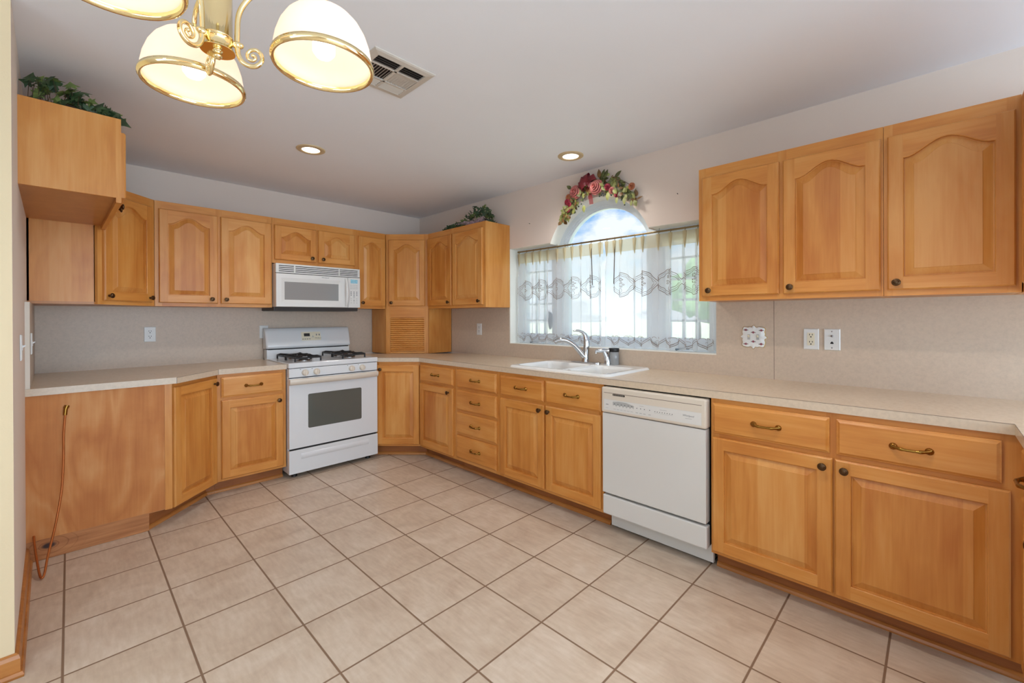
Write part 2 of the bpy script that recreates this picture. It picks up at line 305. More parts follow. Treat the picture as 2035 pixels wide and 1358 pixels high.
# ================================================================== mesh builder
class MB:
    def __init__(s): s.v = []; s.f = []; s.m = []; s.sm = []; s.mats = []
    def mat(s, k):
        if k not in s.mats: s.mats.append(k)
        return s.mats.index(k)
    def add(s, vs, fs, mat, smooth=False):
        o = len(s.v); s.v += [tuple(v) for v in vs]; mi = s.mat(mat)
        for f in fs: s.f.append([o+i for i in f]); s.m.append(mi); s.sm.append(smooth)
        return s
    def box(s, x0, y0, z0, x1, y1, z1, mat):
        x0, x1 = sorted((x0, x1)); y0, y1 = sorted((y0, y1)); z0, z1 = sorted((z0, z1))
        v = [(x0,y0,z0),(x1,y0,z0),(x1,y1,z0),(x0,y1,z0),(x0,y0,z1),(x1,y0,z1),(x1,y1,z1),(x0,y1,z1)]
        return s.add(v, [(3,2,1,0),(4,5,6,7),(0,1,5,4),(1,2,6,5),(2,3,7,6),(3,0,4,7)], mat)
    def prism(s, poly, a0, a1, mat, axis='z', smooth=False):
        def P(p, a): return (p[0], p[1], a) if axis == 'z' else ((p[0], a, p[1]) if axis == 'y' else (a, p[0], p[1]))
        n = len(poly)
        v = [P(p, a0) for p in poly]+[P(p, a1) for p in poly]
        s.add(v, [list(range(n))[::-1], list(range(n, 2*n))], mat)
        s.add(v, [(i, (i+1) % n, n+(i+1) % n, n+i) for i in range(n)], mat, smooth)
        return s
    def loft(s, loops, mat, closed=True, cap0=False, cap1=False, smooth=True):
        n = len(loops[0]); v = [p for l in loops for p in l]; f = []
        for a in range(len(loops)-1):
            for i in range(n if closed else n-1):
                j = (i+1) % n
                f.append((a*n+i, a*n+j, (a+1)*n+j, (a+1)*n+i))
        s.add(v, f, mat, smooth)
        if cap0: s.add(loops[0], [list(range(n))[::-1]], mat)
        if cap1: s.add(loops[-1], [list(range(n))], mat)
        return s
    def lathe(s, prof, c, mat, axis='z', seg=24, cap0=False, cap1=False):
        loops = []
        for r, h in prof:
            l = []
            for k in range(seg):
                a = 2*PI*k/seg; ca, sa = r*math.cos(a), r*math.sin(a)
                l.append((c[0]+ca, c[1]+sa, c[2]+h) if axis == 'z' else ((c[0]+ca, c[1]+h, c[2]+sa) if axis == 'y' else (c[0]+h, c[1]+ca, c[2]+sa)))
            loops.append(l)
        return s.loft(loops, mat, True, cap0, cap1)
    def tube(s, pts, r, mat, seg=8, closed=False, caps=True):
        pts = [Vector(p) for p in pts]; n = len(pts)
        rr = r if isinstance(r, (list, tuple)) else [r]*n
        loops = []; up = None
        for i in range(n):
            a = pts[(i-1) % n] if (i or closed) else pts[i]; b = pts[(i+1) % n] if (i < n-1 or closed) else pts[i]
            t = (b-a);
            if t.length < 1e-9: t = Vector((0, 0, 1))
            t.normalize()
            if up is None:
                up = Vector((0, 0, 1)) if abs(t.z) < .9 else Vector((1, 0, 0))
            u = up-t*up.dot(t)
            if u.length < 1e-6: u = Vector((1, 0, 0))-t*t.x
            u.normalize(); up = u; w_ = t.cross(u)
            loops.append([tuple(pts[i]+(u*math.cos(2*PI*k/seg)+w_*math.sin(2*PI*k/seg))*rr[i]) for k in range(seg)])
        if closed: loops.append(loops[0])
        return s.loft(loops, mat, True, caps and not closed, caps and not closed)
    def sphere(s, c, r, mat, seg=12, sc=(1, 1, 1)):
        loops = []
        for i in range(seg//2+1):
            th = PI*i/(seg//2); rr = max(math.sin(th), 1e-3)
            loops.append([(c[0]+r*sc[0]*rr*math.cos(2*PI*k/seg), c[1]+r*sc[1]*rr*math.sin(2*PI*k/seg), c[2]-r*sc[2]*math.cos(th)) for k in range(seg)])
        return s.loft(loops, mat)
    def build(s, name, parent=None, loc=(0, 0, 0), rotz=0, bevel=0):
        me = bpy.data.meshes.new(name)
        me.from_pydata([tuple(c*I for c in v) for v in s.v], [], s.f)
        for k in s.mats: me.materials.append(M[k])
        me.polygons.foreach_set('material_index', s.m); me.polygons.foreach_set('use_smooth', s.sm)
        me.validate(); me.update()
        o = bpy.data.objects.new(name, me); COL.objects.link(o)
        o.location = Vector(loc)*I; o.rotation_euler = (0, 0, rotz)
        if parent: o.parent = parent
        if bevel:
            b = o.modifiers.new('bevel', 'BEVEL'); b.width = bevel*I; b.segments = 2; b.limit_method = 'ANGLE'; b.angle_limit = math.radians(50)
            b.harden_normals = False
        return o
def tag(o, label, cat, group=None, kind=None):
    o['label'] = label; o['category'] = cat
    if group: o['group'] = group
    if kind: o['kind'] = kind
    return o
def thing(name, label, cat, loc=(0, 0, 0), rotz=0, group=None):
    o = bpy.data.objects.new(name, None); COL.objects.link(o); o.empty_display_size = .1
    o.location = Vector(loc)*I; o.rotation_euler = (0, 0, rotz)
    return tag(o, label, cat, group)
def structure(o, label=None, cat=None):
    o['kind'] = 'structure'
    if label: o['label'] = label; o['category'] = cat or 'structure'
    return o
def rad(d): return math.radians(d)
def rrect(w, h, r, n=5, cx=0, cy=0):
    out = []
    for (sx, sy, a0) in ((1, -1, -90), (1, 1, 0), (-1, 1, 90), (-1, -1, 180)):
        for k in range(n+1):
            a = rad(a0+90*k/n); out.append((cx+sx*(w/2-r)+r*math.cos(a), cy+sy*(h/2-r)+r*math.sin(a)))
    return out

# ================================================================== room shell
XL0, XL1 = -120.2, -118.6                      # left wall is a touch out of square
def arch(y, cy=-95.1, cz=68.2, r=19.0):
    d = r*r-(y-cy)**2
    return cz+math.sqrt(max(d, 0))
b = MB().box(-235, -335, -3, 8, 6, 0, 'tile')
structure(b.build('floor'), 'cream ceramic tile floor with tan grout lines', 'floor')
b = MB().box(-235, -335, 96, 8, 6, 99, 'ceil')
structure(b.build('ceiling'), 'smooth pale painted ceiling', 'ceiling')
b = MB().box(-235, 0, 0, 8, 6, 96, 'wall')
structure(b.build('wall_back'), 'pale beige wall behind the range', 'wall')
b = MB().prism([(XL0, 0), (XL1, -77), (-235, -77), (-235, 0)], 0, 96, 'wall')
b.add([(XL1, -77.02, 0), (-235, -77.02, 0), (-235, -77.02, 96), (XL1, -77.02, 96)], [(0, 3, 2, 1)], 'cream')
structure(b.build('wall_left'), 'short left wall ending in a cream painted end', 'wall')
b = MB(); WT = 7.5
b.box(0, -335, 0, WT, 0, 40.9, 'wall'); b.box(0, -58.4, 40.9, WT, 0, 96, 'wall'); b.box(0, -335, 40.9, WT, -130.8, 96, 'wall')
b.box(0, -77.4, 75.4, WT, -58.4, 96, 'wall'); b.box(0, -130.8, 75.4, WT, -112.8, 96, 'wall')
ys = [-77.4+(-112.8+77.4)*k/28 for k in range(29)]
b.prism([(y, arch(y)) for y in ys]+[(-112.8, 96), (-77.4, 96)], 0, WT, 'wall', 'x')
structure(b.build('wall_right'), 'pale beige wall with the arched window', 'wall')
# thin reveal lining, painted white
b = MB(); e = .06
b.box(.05, -130.8, 40.9, WT, -58.4, 40.9+e, 'reveal'); b.box(.05, -58.4-e, 40.9, WT, -58.4, 75.4, 'reveal'); b.box(.05, -130.8, 40.9, WT, -130.8+e, 75.4, 'reveal')
b.box(.05, -77.4, 75.4-e, WT, -58.4, 75.4, 'reveal'); b.box(.05, -130.8, 75.4-e, WT, -112.8, 75.4, 'reveal')
lp = [[(x, y, arch(y)-dz) for y in ys] for x, dz in ((.05, 0), (.05, e), (WT, e))]
b.loft(lp, 'reveal', closed=False)
structure(b.build('trim_1'), 'white painted window reveal and sill', 'trim')
b = MB().box(-235, -335, 0, -230, -77, 96, 'wall')
structure(b.build('wall_dining'), 'far dining room wall', 'wall')
b = MB(); b.box(-230, -335, 0, -155, -330, 96, 'wall'); b.box(-35, -335, 0, 0, -330, 96, 'wall'); b.box(-155, -335, 86, -35, -330, 96, 'wall')
structure(b.build('wall_rear'), 'unseen rear wall with a wide opening added to let light in', 'wall')  # opening is made up, there to bring in fill light
# baseboard on the left wall and around its end
b = MB()
def bb_profile(): return [(0, 0), (.9, 0), (.95, .35), (.75, .75), (.55, .8), (.55, 2.6), (.4, 3.1), (.15, 3.3), (0, 3.3)]
def wx(y): return XL0+(XL1-XL0)*(-y/77)
pr = bb_profile()
l0 = [(wx(-36.6)+d, -36.6, z) for d, z in pr]; l1 = [(XL1+d, -77-d, z) for d, z in pr]; l2 = [(-229, -77.05-d, z) for d, z in pr]
b.loft([l0, l1], 'trim', True, True, False, smooth=False); b.loft([l1, l2], 'trim', True, False, True, smooth=False)
structure(b.build('baseboard_left'), 'stained wood baseboard round the left wall end', 'baseboard')

# ================================================================== window
win = bpy.data.objects.new('window_1', None); COL.objects.link(win); win.location = Vector((6, -94.6, 40.9))*I; structure(win, 'white vinyl window with arched centre light', 'window')
WO = (-6, 94.6, -40.9)
def wbuild(b, name, parent=None, **k):
    o = b.build(name, parent or win, WO if parent is None else (0, 0, 0), **k); return o
def archpath(y0, y1, zb, cz, r, n=24):
    cy = (y0+y1)/2; h = (y0-y1)/2
    zt = cz+math.sqrt(max(r*r-h*h, 0))
    p = [(y0, zb), (y0, zt)]
    a0 = math.atan2(zt-cz, h); 
    for k in range(1, n):
        a = a0+(PI-2*a0)*k/n; p.append((cy+r*math.cos(a), cz+r*math.sin(a)))
    return p+[(y1, zt), (y1, zb)]
b = MB()
def ring(o, i, x0, x1, mat='vinyl'):
    n = len(o)
    L = [[(x0, *p) for p in o], [(x0, *p) for p in i], [(x1, *p) for p in i], [(x1, *p) for p in o]]
    b.loft([L[0], L[1], L[2], L[3], L[0]], mat, closed=False, smooth=False)
o_ = archpath(-77.4, -112.8, 42.0, 68.2, 18.95); i1 = archpath(-79.2, -111.0, 43, 68.6, 17.2); i2 = archpath(-80.2, -110.0, 43.6, 68.8, 16.4); i3 = archpath(-80.9, -109.3, 44.2, 68.9, 15.7)
ring(o_, i1, 4.9, 7.3); ring(i1, i2, 5.25, 7.3); ring(i2, i3, 5.6, 7.2)
b.box(4.9, -112.8, 40.96, 7.3, -77.4, 43.2, 'vinyl'); b.box(5.5, -109.3, 43.2, 7.2, -80.9, 44.2, 'vinyl')
wbuild(b, 'center_frame')
def side(y0, y1, nm):
    b = MB(); zt, zb = 75.3, 40.96
    def fr(a0, a1, c0, c1, t, x0, x1):
        b.box(x0, a0, c0, x1, a0-t, c1, 'vinyl'); b.box(x0, a1, c0, x1, a1+t, c1, 'vinyl'); b.box(x0, a0-t, c0, x1, a1+t, c0+t, 'vinyl'); b.box(x0, a0-t, c1-t, x1, a1+t, c1, 'vinyl')
    fr(y0, y1, zb, zt, 1.8, 4.9, 7.3)
    fo = wbuild(b, 'side_frame')
    b = MB(); fr(y0-1.85, y1+1.85, zb+1.85, zt-1.85, 1.7, 5.3, 6.9)
    s = b.build('sash', win, WO)
    b = MB(); ya, yb, za, zb2 = y0-3.55, y1+3.55, zb+3.55, zt-3.55
    for k in range(1, 3): y = ya+(yb-ya)*k/3; b.box(5.9, y-.3, za, 6.5, y+.3, zb2, 'vinyl')
    for z in (49.3, 55.15, 61.0, 66.85): b.box(5.9, ya, z-.3, 6.5, yb, z+.3, 'vinyl')
    b.build('muntin_grid', s)
    b = MB().box(6.15, yb, za, 6.25, ya, zb2, 'glass'); b.build('pane', s)
    yc = (y0+y1)/2
    b = MB(); b.box(4.0, yc-2.2, 41.0, 4.9, yc+2.2, 41.5, 'vinyl'); b.lathe([(.5, 41.5), (.45, 41.9), (.2, 42.0)], (4.3, yc, 0), 'dust', cap1=True, seg=12)
    b.tube([(4.3, yc, 41.9), (3.9, yc+1.2, 41.8), (3.8, yc+2.6, 41.5)], .22, 'dust'); b.sphere((3.8, yc+2.8, 41.45), .35, 'dust', 10)
    b.build('crank_handle', win, WO)
side(-58.46, -77.4, 'l'); side(-112.8, -130.74, 'r')
b = MB(); b.prism(archpath(-80.9, -109.3, 44.2, 68.9, 15.7), 6.15, 6.25, 'glass', 'x'); wbuild(b, 'arched_pane')
b = MB(); b.prism([(-73.6+.75*math.cos(2*PI*k/16), 49.2+3.0*math.sin(2*PI*k/16)) for k in range(16)], 4.3, 4.9, 'dust', 'x'); b.tube([(4.4, -73.6, 49.2), (4.0, -73.6, 51), (3.9, -73.6, 52.6)], .25, 'dust'); wbuild(b, 'sash_lock')

# ================================================================== outdoors
b = MB().box(12, -3000, -24, 9000, 3000, -20, 'lawn'); o = b.build('lawn'); tag(o, 'sunlit pale green lawn outside the window', 'lawn', kind='structure')
def tree(x, y, h, wd, label):
    t = thing('tree', label, 'tree', (x, y, -20)); rr = random.Random(int(x))
    b = MB(); b.tube([(0, 0, -2), (2, 0, h*.25), (0, 3, h*.5)], [h*.03, h*.025, h*.015], 'bark'); b.build('trunk', t)
    b = MB()
    for k in range(16):
        a = rr.random()*6.28; q = rr.random()**.5*wd*.4
        c = (q*math.cos(a), q*math.sin(a), h*(.45+.45*rr.random())); s_ = wd*(.16+.14*rr.random())
        n0 = len(b.v); b.sphere(c, s_, 'foliage', 14)
        b.v[n0:] = [tuple(c[i]+(p[i]-c[i])*(1+.5*mnoise.noise(Vector(p)*.05)) for i in range(3)) for p in b.v[n0:]]
    b.build('crown', t)
tree(820, 190, 190, 130, 'hazy green tree on the lawn seen through the right curtain')

# ================================================================== cabinets
T = .75
def door(parent, x0, z0, w_, h_, y, arched=True, knob=None, nm='door', sw=2.05, kn='knob'):
    """raised panel door; local x width, z height, front towards -y; back plane at y"""
    b = MB(); s = min(sw, w_*.17); rb = min(2.2, h_*.17); rise = 0
    rt = 2.2
    if arched: rise = min(2.3, w_*.16); rt = 1.9+rise*.95; 
    if h_ < 15: rb = 1.9; rt = 1.8+rise*.95
    zs = h_-rt; Mn = 16
    def top(x, d):
        q = abs(x-w_/2)/(w_/2-s); q = min(1, q/.93)
        return zs+rise*(.5+.5*math.cos(PI*q))**.85-d if arched else zs-d
    def loop(d, y_):
        xs = [w_-s-d+(2*s+2*d-w_)*k/Mn for k in range(Mn+1)]
        return [(s+d, y_, rb+d), (w_-s-d, y_, rb+d)]+[(x, y_, top(s+(x-s-d)/(w_-2*s-2*d)*(w_-2*s), d)) for x in xs]
    e = .22
    def rect(d, y_): return [(d, y_, d), (w_-d, y_, d), (w_-d, y_, h_-d), (d, y_, h_-d)]
    b.loft([rect(0, 0), rect(0, -T+.25), rect(.06, -T+.2), rect(.1, -T+.1), rect(e, -T)], 'wood', True, True, smooth=False)
    f = -T
    b.add([(e, f, e), (s, f, e), (s, f, h_-e), (e, f, h_-e)], [(0, 1, 2, 3)], 'wood')
    b.add([(w_-s, f, e), (w_-e, f, e), (w_-e, f, h_-e), (w_-s, f, h_-e)], [(0, 1, 2, 3)], 'wood')
    b.add([(s, f, e), (w_-s, f, e), (w_-s, f, rb), (s, f, rb)], [(0, 1, 2, 3)], 'rail')
    xs = [s+(w_-2*s)*k/Mn for k in range(Mn+1)]
    for k in range(Mn):
        b.add([(xs[k], f, top(xs[k], 0)), (xs[k+1], f, top(xs[k+1], 0)), (xs[k+1], f, h_-e), (xs[k], f, h_-e)], [(0, 1, 2, 3)], 'rail')
    L0, L1, L2, L3 = loop(0, f), loop(.1, f+.08), loop(.12, f+.45), loop(.28, f+.45)
    b.loft([L0, L1, L2, L3], 'wood', smooth=False)
    pi_ = min(1.35, (w_-2*s)*.17)
    b.loft([L3, loop(pi_, f+.06), loop(pi_+.06, f)], 'panel', smooth=False)
    b.add(loop(pi_+.06, f), [list(range(Mn+3))], 'panel')
    d = b.build(nm, parent, (x0, y, z0))
    if knob: knob_at(d, knob[0]-x0, -T, knob[1]-z0, kn)
    return d
def knob_at(parent, x, y, z, nm='knob'):
    b = MB(); b.lathe([(.3, 0), (.3, -.08), (.2, -.14), (.2, -.55), (.45, -.65), (.62, -.8), (.62, -.95), (.52, -1.05), (.45, -1.02), (.4, -1.07), (.2, -1.13), (.02, -1.14)], (x, y, z), 'bronze', 'y', 16)
    o = b.build(nm, parent); o['label'] = 'dark bronze knob'; return o
def drawer(parent, x0, z0, w_, h_, y, nm='drawer', handle=True, hn='handle'):
    b = MB()
    def rect(d, y_): return [(d, y_, d), (w_-d, y_, d), (w_-d, y_, h_-d), (d, y_, h_-d)]
    b.loft([rect(0, 0), rect(0, -.42), rect(.1, -.5), rect(.18, -.5), rect(.5, -T)], 'rail', True, True, True, smooth=False)
    d = b.build(nm, parent, (x0, y, z0))
    if handle:
        b = MB(); cx, cz, hw = w_/2, h_/2, 2.0
        pts = []; rr = []
        for k in range(17):
            t = -1+2*k/16; pts.append((cx+hw*t, -T-.25-.75*(1-t**4), cz-.12*(1-t*t))); rr.append(.2+.16*abs(t)**6+.09*math.exp(-((abs(t)-.55)/.12)**2))
        b.tube(pts, rr, 'antique', 8)
        for sx in (-1, 1): b.lathe([(.52, 0), (.52, -.1), (.4, -.25), (.32, -.35), (.02, -.36)], (cx+sx*hw, -T, cz), 'antique', 'y', 12)
        o = b.build(hn, d); o['label'] = 'antique brass bail handle'
    return d
def face_frame(parent, w_, z0, z1, y, vs_, hs_, x0=0, name='face_frame'):
    b = MB()
    for a, c in vs_: b.box(x0+a, y-.75, z0, x0+c, y, z1, 'wood')
    vs2 = sorted(vs_)
    for k in range(len(vs2)-1):
        for a, c in hs_: b.box(x0+vs2[k][1], y-.75, a, x0+vs2[k+1][0], y, c, 'rail')
    return b.build(name, parent)
def carcass(parent, w_, z0, z1, d, name='carcass', x0=0, under='under', top=True):
    b = MB(); t = .6
    b.box(x0, -d, z0, x0+t, -.1, z1, 'wood'); b.box(x0+w_-t, -d, z0, x0+w_, -.1, z1, 'wood')
    b.box(x0+t, -d, z0, x0+w_-t, -.1, z0+t, under)
    if top: b.box(x0+t, -d, z1-t, x0+w_-t, -.1, z1, 'wood')
    b.box(x0+t, -.7, z0+t, x0+w_-t, -.1, z1-t, 'interior')
    return b.build(name, parent)
def toe(parent, w_, y, x0=0, z1=4, ext0=0, ext1=0):
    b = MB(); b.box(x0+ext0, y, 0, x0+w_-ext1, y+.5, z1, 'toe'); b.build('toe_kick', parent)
    b = MB(); pr = [(0, 0), (-.6, 0), (-.6, .25), (-.45, .6), (-.2, .85), (0, .9)]
    b.loft([[(x0+ext0, y+p, z) for p, z in pr], [(x0+w_-ext1, y+p, z) for p, z in pr]], 'trim', True, True, True, smooth=False)
    b.build('shoe_moulding', parent)
UZ0, UZ1 = 54.0, 84.0
def upper(name, label, loc, rotz, w_, doors, z0=UZ0, z1=UZ1, group='maple upper cabinets', stiles=None, depth=11.25, dz0=None, dz1=None):
    """doors: (x0, x1, knobx) local"""
    t = thing(name, label, 'cabinet', (loc[0], loc[1], z0), rotz, group)
    H = z1-z0
    carcass(t, w_, 0, H, depth)
    st = stiles or ([(0, 1.5), (w_-1.5, w_)])
    face_frame(t, w_, 0, H, -depth, st, [(0, 1.6), (H-2.4, H)])
    a = 1.0 if dz0 is None else dz0; c = H-2.2 if dz1 is None else dz1
    for (x0, x1, kx) in doors: door(t, x0, a, x1-x0, c-a, -depth-.75, True, (kx, a+1.25))
    return t
RB, RW, RL, RR = 0, rad(-90), rad(90), rad(180)
G = .06
# back wall run (local x = world x - x0)
upper('upper_cabinet', 'two-door maple upper cabinet left of the microwave', (-96.08, 0, 0), RB, 30.36-G, [(.9, 15, 13.4), (15.8, 30.0, 17.1)], stiles=[(0, 1.6), (14.6, 16.2), (28.8, 30.3)])
upper('upper_cabinet', 'short two-door maple cabinet directly above the white microwave', (-65.7, 0, 0), RB, 29.6-G, [(.6, 14.3, 12.6), (14.9, 28.5, 16.4)], z0=68.9, stiles=[(0, 1.5), (13.9, 15.3), (27.9, 29.54)], dz0=1.2, dz1=12.8)
upper('upper_cabinet', 'narrow single-door maple upper cabinet between microwave and corner garage', (-36.1, 0, 0), RB, 12.0-G, [(.4, 11.6, 1.7)], stiles=[(0, 1.2), (10.8, 11.94)])
# window wall run (local x = -(world y - y0))
upper('upper_cabinet', 'two-door maple upper cabinet left of the window under the ivy and twigs', (0, -24.05, 0), RW, 34.4, [(.3, 15.7, 14.4), (16.5, 33.2, 31.8)], stiles=[(0, 1.2), (15.2, 16.9), (32.6, 34.4)])
upper('upper_cabinet', 'two-door maple upper cabinet right of the curtained window', (0, -131.2, 0), RW, 32.2-G, [(.9, 16.1, 2.5), (16.8, 31.8, 18.1)], stiles=[(0, 1.6), (15.7, 17.3), (31, 32.14)])
upper('upper_cabinet', 'wide single-door maple upper cabinet at far right of window wall', (0, -163.4, 0), RW, 15.9, [(.5, 15.3, 1.7)], stiles=[(0, 1.2), (14.4, 15.9)])
# return wall upper, only its end shows
t = upper('upper_cabinet', 'maple upper cabinet turning the corner at the right edge of the frame', (-.1, -191.45, 0), RR, 38, [(18.2, 37, 36)], stiles=[(0, 19), (36.4, 38)])
# fridge cabinet on the left wall
FX = -119.0
t = thing('fridge_cabinet', 'maple over-fridge cabinet high on the left wall under the long ivy', 'cabinet', (FX+.03, -60.3, 72.3), RL+.0208)
b = MB(); D = 12.2; Wd = 36.1; H = 15.8
b.box(0, -D, .9, .6, 0, H, 'panel'); b.box(Wd-.6, -D, .9, Wd, 0, H, 'wood'); b.box(.6, -D, .9, Wd-.6, 0, 1.5, 'under'); b.box(.6, -D, H-.6, Wd-.6, 0, H, 'wood'); b.box(.6, -.6, 1.5, Wd-.6, 0, H-.6, 'interior')
b.build('carcass', t)
face_frame(t, Wd, 0, H, -D, [(0, 1.5), (17.3, 18.8), (Wd-1.5, Wd)], [(0, 1.8), (H-2.2, H)])
door(t, .9, 1.2, 16.8, 12.4, -D-.75, True, (16.4, 2.5)); door(t, 18.3, 1.2, 16.8, 12.4, -D-.75, True, (19.8, 2.5))
# ---- diagonal corner uppers
def corner_upper(name, label, cx, cy, sgn, garage=False):
    """corner of two walls at (cx,cy); sgn=+1: cabinet extends to -x (right hand room corner), -1: to +x"""
    t = thing(name, label, 'cabinet', (cx, cy, UZ0), 0, 'maple upper cabinets')
    s = -sgn
    poly = [(s*.1, -.1), (s*.1, -23.9), (s*11.25, -23.9), (s*23.9, -11.25), (s*23.9, -.1)]
    if s > 0: poly = poly[::-1]
    H = 30
    b = MB(); b.prism(poly, 0, .6, 'under'); b.prism(poly, H-.6, H, 'wood')
    n = len(poly)
    for k in range(n):                                  # side walls
        p, q = Vector(poly[k]), Vector(poly[(k+1) % n]); dd = (q-p)
        if abs(abs(dd.x)-abs(dd.y)) < 2 and dd.length > 10: continue
        nn = Vector((dd.y, -dd.x)).normalized()*.6
        c = (Vector((s*8, -8))-p); nn = nn if nn.dot(c) > 0 else -nn
        b.prism([tuple(p), tuple(q), tuple(q+nn), tuple(p+nn)], .6, H-.6, 'panel')
    b.build('carcass', t)
    # diagonal face
    A = Vector((-23.9, -11.9)) if sgn > 0 else Vector((11.9, -23.9)); th = rad(-45) if sgn > 0 else rad(45)
    L = 12*math.sqrt(2)
    return t, A, th, L
def diag_part(b, nm, t, A, th, z=0): return b.build(nm, t, (A.x, A.y, z), th)
# right-hand corner with appliance garage
t, A, th, L = corner_upper('corner_cabinet', 'diagonal maple corner cabinet with tambour appliance garage on the worktop', 0, 0, 1)
H = 30
b = MB(); gz = -17.98
b.box(0, 0, gz, 1.7, .7, H, 'wood'); b.box(L-1.7, 0, gz, L, .7, H, 'wood'); b.box(1.7, 0, H-2.2, L-1.7, .7, H, 'rail'); b.box(1.7, 0, -3.6, L-1.7, .7, 1.6, 'rail')
diag_part(b, 'face_frame', t, A, th)
d = door(t, 0, 0, L-2.5, 26.6, 0, True, None); d.location = Vector((A.x, A.y, 1.1))*I+Matrix.Rotation(th, 3, 'Z')@(Vector((1.25, 0, 0))*I); d.rotation_euler = (0, 0, th); knob_at(d, 1.2, -T, 1.3)
b = MB()
b.box(1.7, .75, gz, L-1.7, .9, -3.6, 'toe')
nsl = 17; sh = (-3.6-gz-.9)/nsl
for k in range(nsl):
    z = gz+.9+k*sh
    b.loft([[(x, .75, z), (x, .35, z+.08), (x, .12, z+sh*.3), (x, .12, z+sh*.65), (x, .45, z+sh-.06), (x, .75, z+sh)] for x in (1.75, L-1.75)], 'rail', closed=False)
b.box(1.75, .05, gz+.05, L-1.75, .75, gz+.85, 'rail')
diag_part(b, 'tambour_door', t, A, th)
b = MB(); b.box(-23.9, -11.6, gz, -23.3, -.35, -.02, 'wood'); b.build('garage_side', t)
b = MB(); b.box(-11.6, -23.9, gz, -.35, -23.3, -.02, 'wood'); b.build('garage_side', t)
# left-hand corner
t, A, th, L = corner_upper('corner_cabinet', 'diagonal maple corner cabinet tucked behind the over-fridge cabinet', -120.05, 0, -1)
b = MB(); b.box(0, 0, 0, 1.7, .7, H, 'wood'); b.box(L-1.7, 0, 0, L, .7, H, 'wood'); b.box(1.7, 0, H-2.2, L-1.7, .7, H, 'rail'); b.box(1.7, 0, 0, L-1.7, .7, 1.6, 'rail')
diag_part(b, 'face_frame', t, A, th)
d = door(t, 0, 0, L-2.4, 26.7, 0, True, None); d.location = Vector((A.x, A.y, 1.0))*I+Matrix.Rotation(th, 3, 'Z')@(Vector((1.2, 0, 0))*I); d.rotation_euler = (0, 0, th); knob_at(d, L-3.6, -T, 1.2); knob_at(d, 1.0, -T, 1.2, 'hinge_knob')

# ---- base cabinets
BZ = 34.5
def base(name, label, loc, rotz, w_, fronts, stiles, rails, tx=(0, 0)):
    t = thing(name, label, 'cabinet', (loc[0], loc[1], 0), rotz, 'maple base cabinets')
    carcass(t, w_, 4, BZ-.05, 23.25, top=(name != 'sink_cabinet'))
    face_frame(t, w_, 3.9, BZ-.05, -23.25, stiles, rails)
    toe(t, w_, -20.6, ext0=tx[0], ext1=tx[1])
    for fr in fronts:
        if fr[0] == 'door': door(t, fr[1], fr[3], fr[2]-fr[1], fr[4]-fr[3], -24.0, False, fr[5])
        else: drawer(t, fr[1], fr[3], fr[2]-fr[1], fr[4]-fr[3], -24.0, hn='handle')
    return t
RL_ = [(3.9, 5.6), (26.7, 28.3), (33.2, BZ-.05)]
# E: left of range
base('base_cabinet', 'maple base cabinet with one drawer and one door left of the range', (-83.8, -.4, 0), RB, 18.1, [('drawer', .9, 17.2, 27.8, 33.6), ('door', .9, 17.2, 4.6, 27.0, (15.9, 25.2))], [(0, 1.6), (16.5, 18.1)], RL_)
# A, B, C along the window wall (y0 = left end)
base('base_cabinet', 'maple base cabinet with one drawer over one door beside the corner', (-.4, -36.9, 0), RW, 20.4, [('drawer', .4, 19.6, 27.8, 33.5), ('door', .4, 19.5, 4.7, 27.0, (17.5, 25.5))], [(0, 1.4), (18.8, 20.4)], RL_)
base('base_cabinet', 'maple base cabinet with a stack of four drawers', (-.4, -57.36, 0), RW, 20.7, [('drawer', 1.0, 19.8, 27.8, 33.7), ('drawer', 1.0, 19.8, 20.5, 27.0), ('drawer', 1.0, 19.8, 13.0, 19.7), ('drawer', 1.0, 19.8, 4.9, 12.3)], [(0, 1.6), (19.1, 20.7)], [(3.9, 5.6), (12, 13.4), (19.4, 20.8), (26.7, 28.3), (33.2, BZ-.05)])
base('sink_cabinet', 'maple sink base cabinet with two doors under two drawer fronts', (-.4, -78.12, 0), RW, 35.5, [('drawer', .8, 17.3, 27.8, 33.5), ('drawer', 18.0, 35.1, 27.8, 33.6), ('door', .8, 17.4, 4.7, 27.0, (16.2, 25.6)), ('door', 18.1, 35.0, 4.7, 27.0, (19.2, 25.6))], [(0, 1.6), (16.8, 18.6), (34.2, 35.5)], RL_)
base('base_cabinet', 'wide maple base cabinet with two drawers and two doors right of dishwasher', (-.4, -138.25, 0), RW, 40.4, [('drawer', .4, 19.1, 27.7, 33.6), ('drawer', 20.0, 38.1, 27.7, 33.5), ('door', .4, 19.5, 4.6, 26.9, (18.2, 25.5)), ('door', 19.8, 38.9, 4.5, 26.9, (21.1, 25.4))], [(0, 1.5), (18.6, 20.6), (38, 40.4)], RL_)
base('base_cabinet', 'maple base cabinet of the return at the right edge, only its handle side showing', (-25.2, -202.6, 0), RR, 34, [('drawer', 1.5, 17, 27.8, 33.5), ('drawer', 17.8, 33, 27.8, 33.5), ('door', 1.5, 17, 4.7, 27, (15.5, 25.5)), ('door', 17.8, 33, 4.7, 27, (19, 25.5))], [(0, 1.2), (16.8, 18), (32.5, 34)], RL_)
